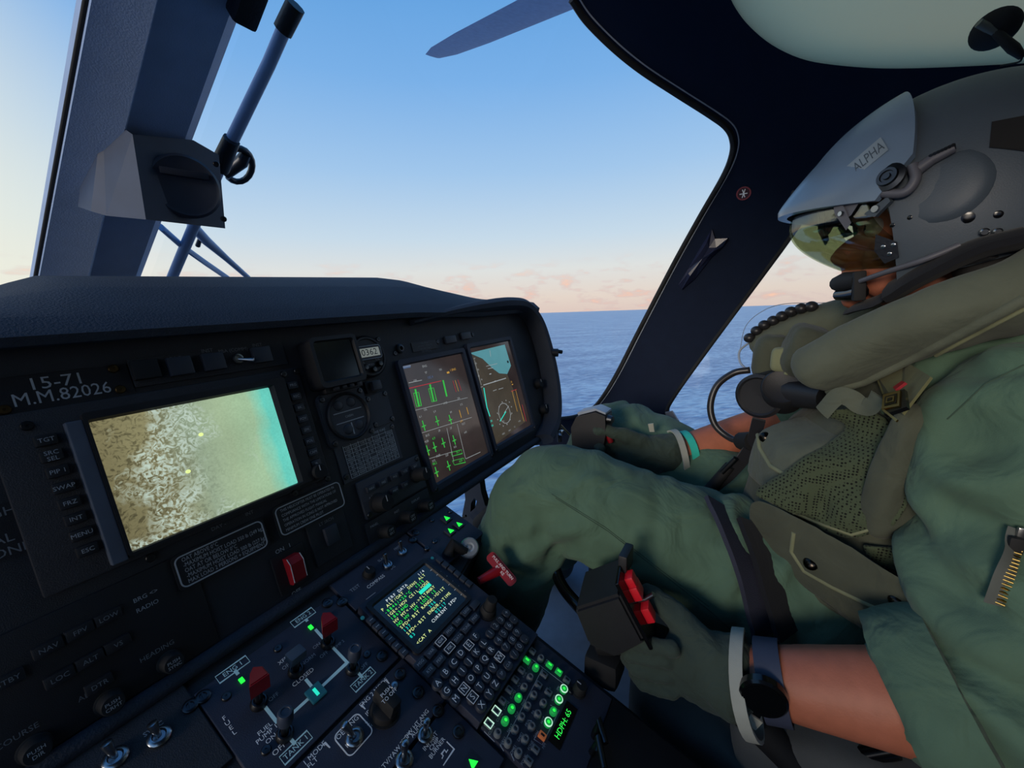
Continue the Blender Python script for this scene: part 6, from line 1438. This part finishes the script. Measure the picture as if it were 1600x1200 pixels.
B().tube(spline([base+V((0, .02, .02)), V((.502, .075, -.462)), V((.512, -.02, -.52)), V((.52, -.2, -.66)), V((.52, -.3, -.76))], 6), [.021]*8+[.0195]*17, 16).obj('grip_tube', 'rubber', co, smooth=60, world=True)
B().box((0, 0, 0), (.05, .05, .045), .012, M.Translation(atx(945, 1035, .485))).obj('neck_block', 'rubber', co, smooth=40, world=True)
cb = thing('control_cable', 'dark curved cable tube arching down behind the collective head', 'tube', M.Translation(atx(880, 920, .58)))
B().tube(spline([atx(866, 858, .60), atx(868, 890, .59), atx(880, 918, .57), atx(902, 945, .55), atx(930, 975, .54)], 6), [.010]*25, 12).obj('tube', 'gloss_black', cb, smooth=0, world=True)
# ================================================================== cyclic stick
cy = thing('cyclic_stick', 'black cyclic grip with pale top edge and red button in the far hand', 'joystick', M.Translation((.83, .25, -.8)))
c_ = atx(927, 670, .83)
prof = [(-.038, -.045), (.030, -.05), (.036, .0), (.034, .040), (.012, .046), (-.030, .030), (-.042, .004)]
q = M.Translation(c_) @ M(((0, 0, 1, 0), (-1, 0, 0, 0), (0, 1, 0, 0), (0, 0, 0, 1)))
B().prism(prof, -.026, .026, q, bev=.006).obj('head', 'unit_black', cy, smooth=40, world=True)
B().prism([(-.028, .0325), (.012, .048), (.033, .042), (.033, .046), (.010, .053), (-.030, .038)], -.020, .020, q, bev=.001).obj('top_cap', 'trim_light', cy, smooth=40, world=True)
B().tube([c_+V((-.01, -.036, .030)), c_+V((-.012, -.046, .030))], [.010, .008], 14).obj('trim_button', 'dark_steel', cy, smooth=50, world=True)
B().tube([c_+V((-.012, -.034, .006)), c_+V((-.012, -.044, -.020))], [.007, .006], 12).obj('trigger', 'red_plastic', cy, smooth=50, world=True)
B().tube([c_+V((-.02, -.028, -.052)), c_+V((-.03, -.036, -.058))], [.008, .007], 12).obj('release_button', 'red_plastic', cy, smooth=50, world=True)
B().tube(spline([c_+V((0, -.005, -.03)), c_+V((0, -.02, -.10)), c_+V((0, -.01, -.2)), V((.83, .27, -.82))], 6), [.022]*8+[.017]*11, 14).obj('stick', 'rubber', cy, smooth=60, world=True)
# ================================================================== pedals and bits below the panel
pe_ = thing('rudder_pedal', 'black pedal bracket with oval opening below the pilot displays', 'pedal', M.Translation(atx(742, 800, .72)))
pts_o = [(724, 752), (748, 742), (752, 770), (758, 790), (770, 800), (775, 812), (762, 830), (735, 836), (722, 806), (727, 780)]
pts_i = [(736, 786), (741, 778), (745, 783), (742, 794), (735, 800)]
def plate_px(po, pi, X, th, name, m, root):
    O_ = [V((p.y, p.z)) for p in (atx(x, y, X) for x, y in po)]; I_ = [V((p.y, p.z)) for p in (atx(x, y, X) for x, y in pi)]
    Vv = O_+I_; ed = [(k, (k+1) % len(O_)) for k in range(len(O_))]+[(len(O_)+k, len(O_)+(k+1) % len(I_)) for k in range(len(I_))]
    v2, e2, f2, *_ = delaunay_2d_cdt(Vv, ed, [], 0, 1e-7)
    def ins(p, poly):
        c = False
        for k in range(len(poly)):
            a, b2 = poly[k], poly[k-1]
            if (a.y > p.y) != (b2.y > p.y) and p.x < (b2.x-a.x)*(p.y-a.y)/(b2.y-a.y)+a.x: c = not c
        return c
    F = []
    for f in f2:
        c = sum((v2[i] for i in f), V((0, 0)))/len(f)
        if ins(c, O_) and not ins(c, I_): F.append(tuple(f))
    n = len(v2); cnt = {(f[k], f[(k+1) % len(f)]) for f in F for k in range(len(f))}
    b = B(); b.v = [(X, p.x, p.y) for p in v2]+[(X+th, p.x, p.y) for p in v2]
    b.f = F+[tuple(i+n for i in f[::-1]) for f in F]+[(e[1], e[0], e[0]+n, e[1]+n) for e in cnt if (e[1], e[0]) not in cnt]
    return b.obj(name, m, root, world=True)
plate_px(pts_o, pts_i, .72, .02, 'bracket', 'frame_dark', pe_)
B().tube([atx(775, 800, .70), atx(755, 822, .70)], [.024, .028], 14).obj('pivot_drum', 'rubber', pe_, smooth=50, world=True)
B().tube([atx(735, 830, .68), atx(716, 812, .68), atx(728, 806, .68)], .003, 8).obj('cable', 'rubber', pe_, smooth=50, world=True)
# door latch bits beside the panel
dl = thing('door_latch', 'small metal latch and brackets at the right end of the panel', 'latch', M.Translation(atx(872, 552, 1.12)))
B().tube([atx(862, 551, 1.09), atx(872, 551, 1.10)], .012, 10).obj('latch_body', 'frame_dark', dl, smooth=40, world=True)
B().tube([atx(871, 549, 1.10), atx(878, 550, 1.11)], .006, 10).obj('latch_pin', 'dark_steel', dl, smooth=40, world=True)
B().tube([atx(860, 575, 1.09), atx(866, 576, 1.10)], .007, 10).obj('stop_pin', 'frame_dark', dl, smooth=40, world=True)
B().tube([atx(860, 560, 1.09), atx(872, 640, 1.09), atx(874, 690, 1.08)], .008, 8).obj('support_rod', 'frame_dark', dl, smooth=40, world=True)
for (x, y) in ((853, 676), (877, 676)): B().box((0, 0, 0), (.014, .012, .014), .003, M.Translation(atx(x, y, 1.02))).obj('fitting', 'steel', dl, smooth=40, world=True)
B().tube([atx(876, 664, 1.1), atx(900, 690, 1.1)], .003, 6).obj('stay', 'bronze', dl, smooth=40, world=True)
dh = thing('release_lever', 'pale grey flat lever beside the far thigh', 'lever', M.Translation(atx(1050, 655, 1.24)))
q_ = [atx(x, y, 1.22) for x, y in ((1039, 645), (1050, 643), (1062, 662), (1066, 672), (1050, 668))]
bm = bmesh.new(); vv = [bm.verts.new(p) for p in q_]; f_ = bm.faces.new(vv); r_ = bmesh.ops.extrude_face_region(bm, geom=[f_])
for e in r_['geom']:
    if isinstance(e, bmesh.types.BMVert): e.co.x += .012
bmesh.ops.recalc_face_normals(bm, faces=bm.faces[:]); B().bm(bm).obj('lever', mat('handle_grey', (150, 144, 146), .6), dh, world=True)
# ================================================================== things on the side frame
def shp(px, py, off): s_, y_ = shell_hit(px, py); return shell_pt(s_, y_, off)
sk = thing('round_sticker', 'small round red ringed sticker with crossed symbol on the dark pillar', 'sticker', M.Translation(shp(1162, 302, 0)))
c_ = shp(1162, 302, .0005); n_ = (shp(1162, 302, .01)-shp(1162, 302, 0)).normalized(); q = frame_z(c_, n_)
yy = (q.inverted().to_3x3() @ V((0, .3, 1))); an = math.atan2(yy.y, yy.x)-math.pi/2; q = q @ M.Rotation(an, 4, 'Z')
B().lathe([(.0170, 0), (.0170, .001), (.0004, .001)], q, 28).obj('disc', mat('sticker_dark_red', (70, 40, 48), .5), sk, world=True)
B().stroke(circ(0, 0, .0150, 28), .0028, .001, .0014, q, closed=True).obj('ring', 'red_print', sk, world=True)
B().stroke([(-.006, -.009), (0, .0), (.006, .009)], .002, .001, .0015, q).obj('symbol', 'white_print', sk, world=True); B().stroke([(.0, -.010), (.0, .010)], .002, .001, .0015, q).obj('symbol', 'white_print', sk, world=True); B().stroke([(-.009, .002), (.008, -.003)], .002, .001, .0015, q).obj('symbol', 'white_print', sk, world=True)
pg_ = thing('pillar_pouch', 'shiny dark folded pouch tucked on the pillar', 'pouch', M.Translation(shp(1092, 410, 0)))
PO = [(1113, 357), (1118, 372), (1138, 371), (1130, 384), (1112, 402), (1086, 436), (1066, 452), (1061, 445), (1076, 420), (1094, 388)]
L0 = [shp(x, y, .001) for x, y in PO]; L1 = [shp(x, y, .010+.006*math.sin(k)) for k, (x, y) in enumerate(PO)]; cc = sum(L1, V())/len(L1); n = len(PO)
b = B(); L2 = [cc.lerp(p, .55)+V((-.010-.006*math.cos(k*2), 0, 0)) for k, p in enumerate(L1)]
b.add(L0+L1+L2+[cc+V((-.008, 0, 0))], [(k, (k+1) % n, n+(k+1) % n, n+k) for k in range(n)]+[(n+k, n+(k+1) % n, 2*n+(k+1) % n, 2*n+k) for k in range(n)]+[(2*n+k, 2*n+(k+1) % n, 3*n) for k in range(n)])
b.obj('bag', mat('pouch_sheen', (38, 42, 66), .28), pg_, world=True)
# suction cup under the overhead window
sc = thing('suction_cup', 'dark round suction cup with hanging string on the overhead window', 'suction cup', M.Translation(shp(1552, 38, .02)))
c_ = shp(1552, 38, .024); n_ = (shp(1552, 38, .01)-shp(1552, 38, 0)).normalized()
B().lathe([(.0005, .004), (.012, .003), (.028, -.006), (.031, -.010), (.028, -.009), (.010, -.002), (.0004, 0)], frame_z(c_, n_+V((-.5, .2, -.3))), 28, cap=False).obj('cup', 'rubber', sc, smooth=60, world=True)
B().tube([c_, shp(1576, 52, .05), shp(1588, 66, .05)], [.006, .008, .005], 10).obj('knob', 'rubber', sc, smooth=50, world=True)
B().tube([c_, shp(1527, 26, .02)], [.006, .006], 10).obj('rear_boss', mat('cup_grey', (96, 98, 92), .5), sc, smooth=50, world=True)
B().tube(spline([shp(1588, 64, .05), shp(1584, 78, .045), shp(1562, 99, .01)], 5), .0016, 6).obj('string', 'rubber', sc, smooth=60, world=True)
# ================================================================== outside the windscreen
def wsp(px, py, off):  # point on the raked windscreen plane, pushed outward
    n_ = V((0, .31, .45)).normalized(); return onplane(px, py, n_, POST0.dot(n_)+off)
wi = thing('wiper', 'long dark windscreen wiper standing beside the centre post', 'wiper', M.Translation(wsp(272, 430, .03)))
B().tube([wsp(268, 436, .03), wsp(300, 360, .03), wsp(345, 255, .03), wsp(420, 100, .03), wsp(446, 40, .03), wsp(460, 10, .03)], [.010, .010, .0105, .0095, .0095, .009], 12).obj('arm', 'post_haze_paint', wi, smooth=50, world=True)
B().tube([wsp(442, 48, .025), wsp(462, 8, .025)], [.013, .013], 10).obj('arm_clip', 'frame_dark', wi, smooth=50, world=True)
B().tube([wsp(343, 262, .025), wsp(362, 218, .025)], [.016, .013], 10).obj('hinge_sleeve', 'frame_dark', wi, smooth=50, world=True)
Q = [wsp(372+22*math.cos(a), 258+26*math.sin(a), .05) for a in [math.pi*(-.75+1.5*k/14) for k in range(15)]]
B().tube(Q, .006, 8).obj('hose_loop', 'dark_steel', wi, smooth=50, world=True)
B().tube([wsp(352, 272, .05), wsp(378, 252, .05), wsp(384, 240, .05)], [.010, .012, .009], 10).obj('nozzle', 'dark_steel', wi, smooth=50, world=True)
wl = thing('wiper_linkage', 'crossing dark wiper link bars low in the right windscreen', 'wiper', M.Translation(wsp(300, 390, .04)))
B().tube([wsp(250, 354, .04), wsp(285, 385, .04), wsp(320, 410, .04), wsp(355, 434, .04)], [(.012, .006), (.014, .006), (.014, .006), (.013, .006)], 8).obj('link_bar', 'post_haze_paint', wl, smooth=50, world=True)
B().tube([wsp(300, 352, .045), wsp(322, 376, .045), wsp(355, 405, .045), wsp(388, 434, .045)], [.010, .010, .007, .006], 8).obj('link_rod', 'post_haze_paint', wl, smooth=50, world=True)
B().tube([wsp(316, 362, .045), wsp(309, 384, .045)], [.003, .005], 8).obj('spring', 'dark_steel', wl, smooth=50, world=True)
# instrument bracket on the post
fb = thing('post_bracket', 'folded grey bracket with round covered instrument on the centre post', 'bracket', M.Translation(aty(270, 290, .9)))
def sheet(px, name, m, dy=.05):
    A_ = [aty(x, y, d) for x, y, d in px]; Bk = [p+V((0, dy, .012)) for p in A_]; n = len(A_)
    return B().add(A_+Bk, [tuple(range(n))[::-1], tuple(range(n, 2*n))]+[(k, (k+1) % n, n+(k+1) % n, n+k) for k in range(n)]).obj(name, m, fb, world=True)
sheet([(160, 177, .83), (207, 210, .78), (228, 343, .78), (166, 337, .84), (142, 330, .86)], 'left_cheek', mat('cheek_grey', (54, 70, 96), .6))
sheet([(207, 210, .78), (302, 219, .80), (342, 242, .81), (352, 357, .81), (228, 343, .78)], 'face_plate', mat('bracket_dark', (58, 66, 82), .55))
c_ = aty(290, 292, .785); n_ = V((-.25, -1, -.1)); q = frame_z(c_, n_)
B().lathe([(.046, -.004), (.046, .004), (.042, .008), (.038, .006), (.0005, .007)], q, 36).obj('round_cover', mat('cover_dark', (44, 50, 64), .5), fb, smooth=40, world=True)
B().box((0, .018, .010), (.06, .010, .006), .002, q).obj('cover_strap', mat('strap_dark', (38, 42, 54), .5), fb, smooth=40, world=True)
for (x, y) in ((-.046, .040), (.044, .040), (.044, -.042)): inst('screw', f_screw, 'screw', 'dark_steel', fb, ROOTM[fb.name].inverted() @ (q @ V((x, y, .002))), q.to_euler())
# rotor blade beyond the windscreen
tipd = ray(676, 88).normalized(); pn = ray(676, 88).cross(ray(868, 0)); hub = V((.3, -2.6, -(pn.x*.3-pn.y*2.6)/pn.z))   # mast above and behind the cockpit; blade seen along that line
b2 = tipd.dot(hub); t = b2+math.sqrt(max(0, b2*b2-hub.dot(hub)+6.9**2)); tip = tipd*t
d_ = (tip-hub).normalized(); up = V((0, 0, 1)); s_ = d_.cross(up).normalized(); u_ = s_.cross(d_)
rb = thing('rotor_blade', 'grey main rotor blade reaching in from above at the top of the windscreen', 'rotor blade', M.Translation(hub))
sec_ = [(-.15, .0), (-.08, .012), (.04, .018), (.11, .014), (.15, .0), (.09, -.010), (-.04, -.009)]
vs = []; L_ = (tip-hub).length
for f_, k in ((.08, .7), (.2, 1), (.85, 1), (.95, .85), (1, .5)):
    for a, c in sec_: vs.append(hub+d_*(L_*f_)+s_*(a*k)+u_*(c*k))
n = len(sec_)
B().add(vs, [(i*n+j, i*n+(j+1) % n, (i+1)*n+(j+1) % n, (i+1)*n+j) for i in range(4) for j in range(n)]+[tuple(range(n))[::-1], tuple(4*n+j for j in range(n))]).obj('blade', mat('blade_grey', (122, 142, 172), .6), rb, smooth=30, world=True)
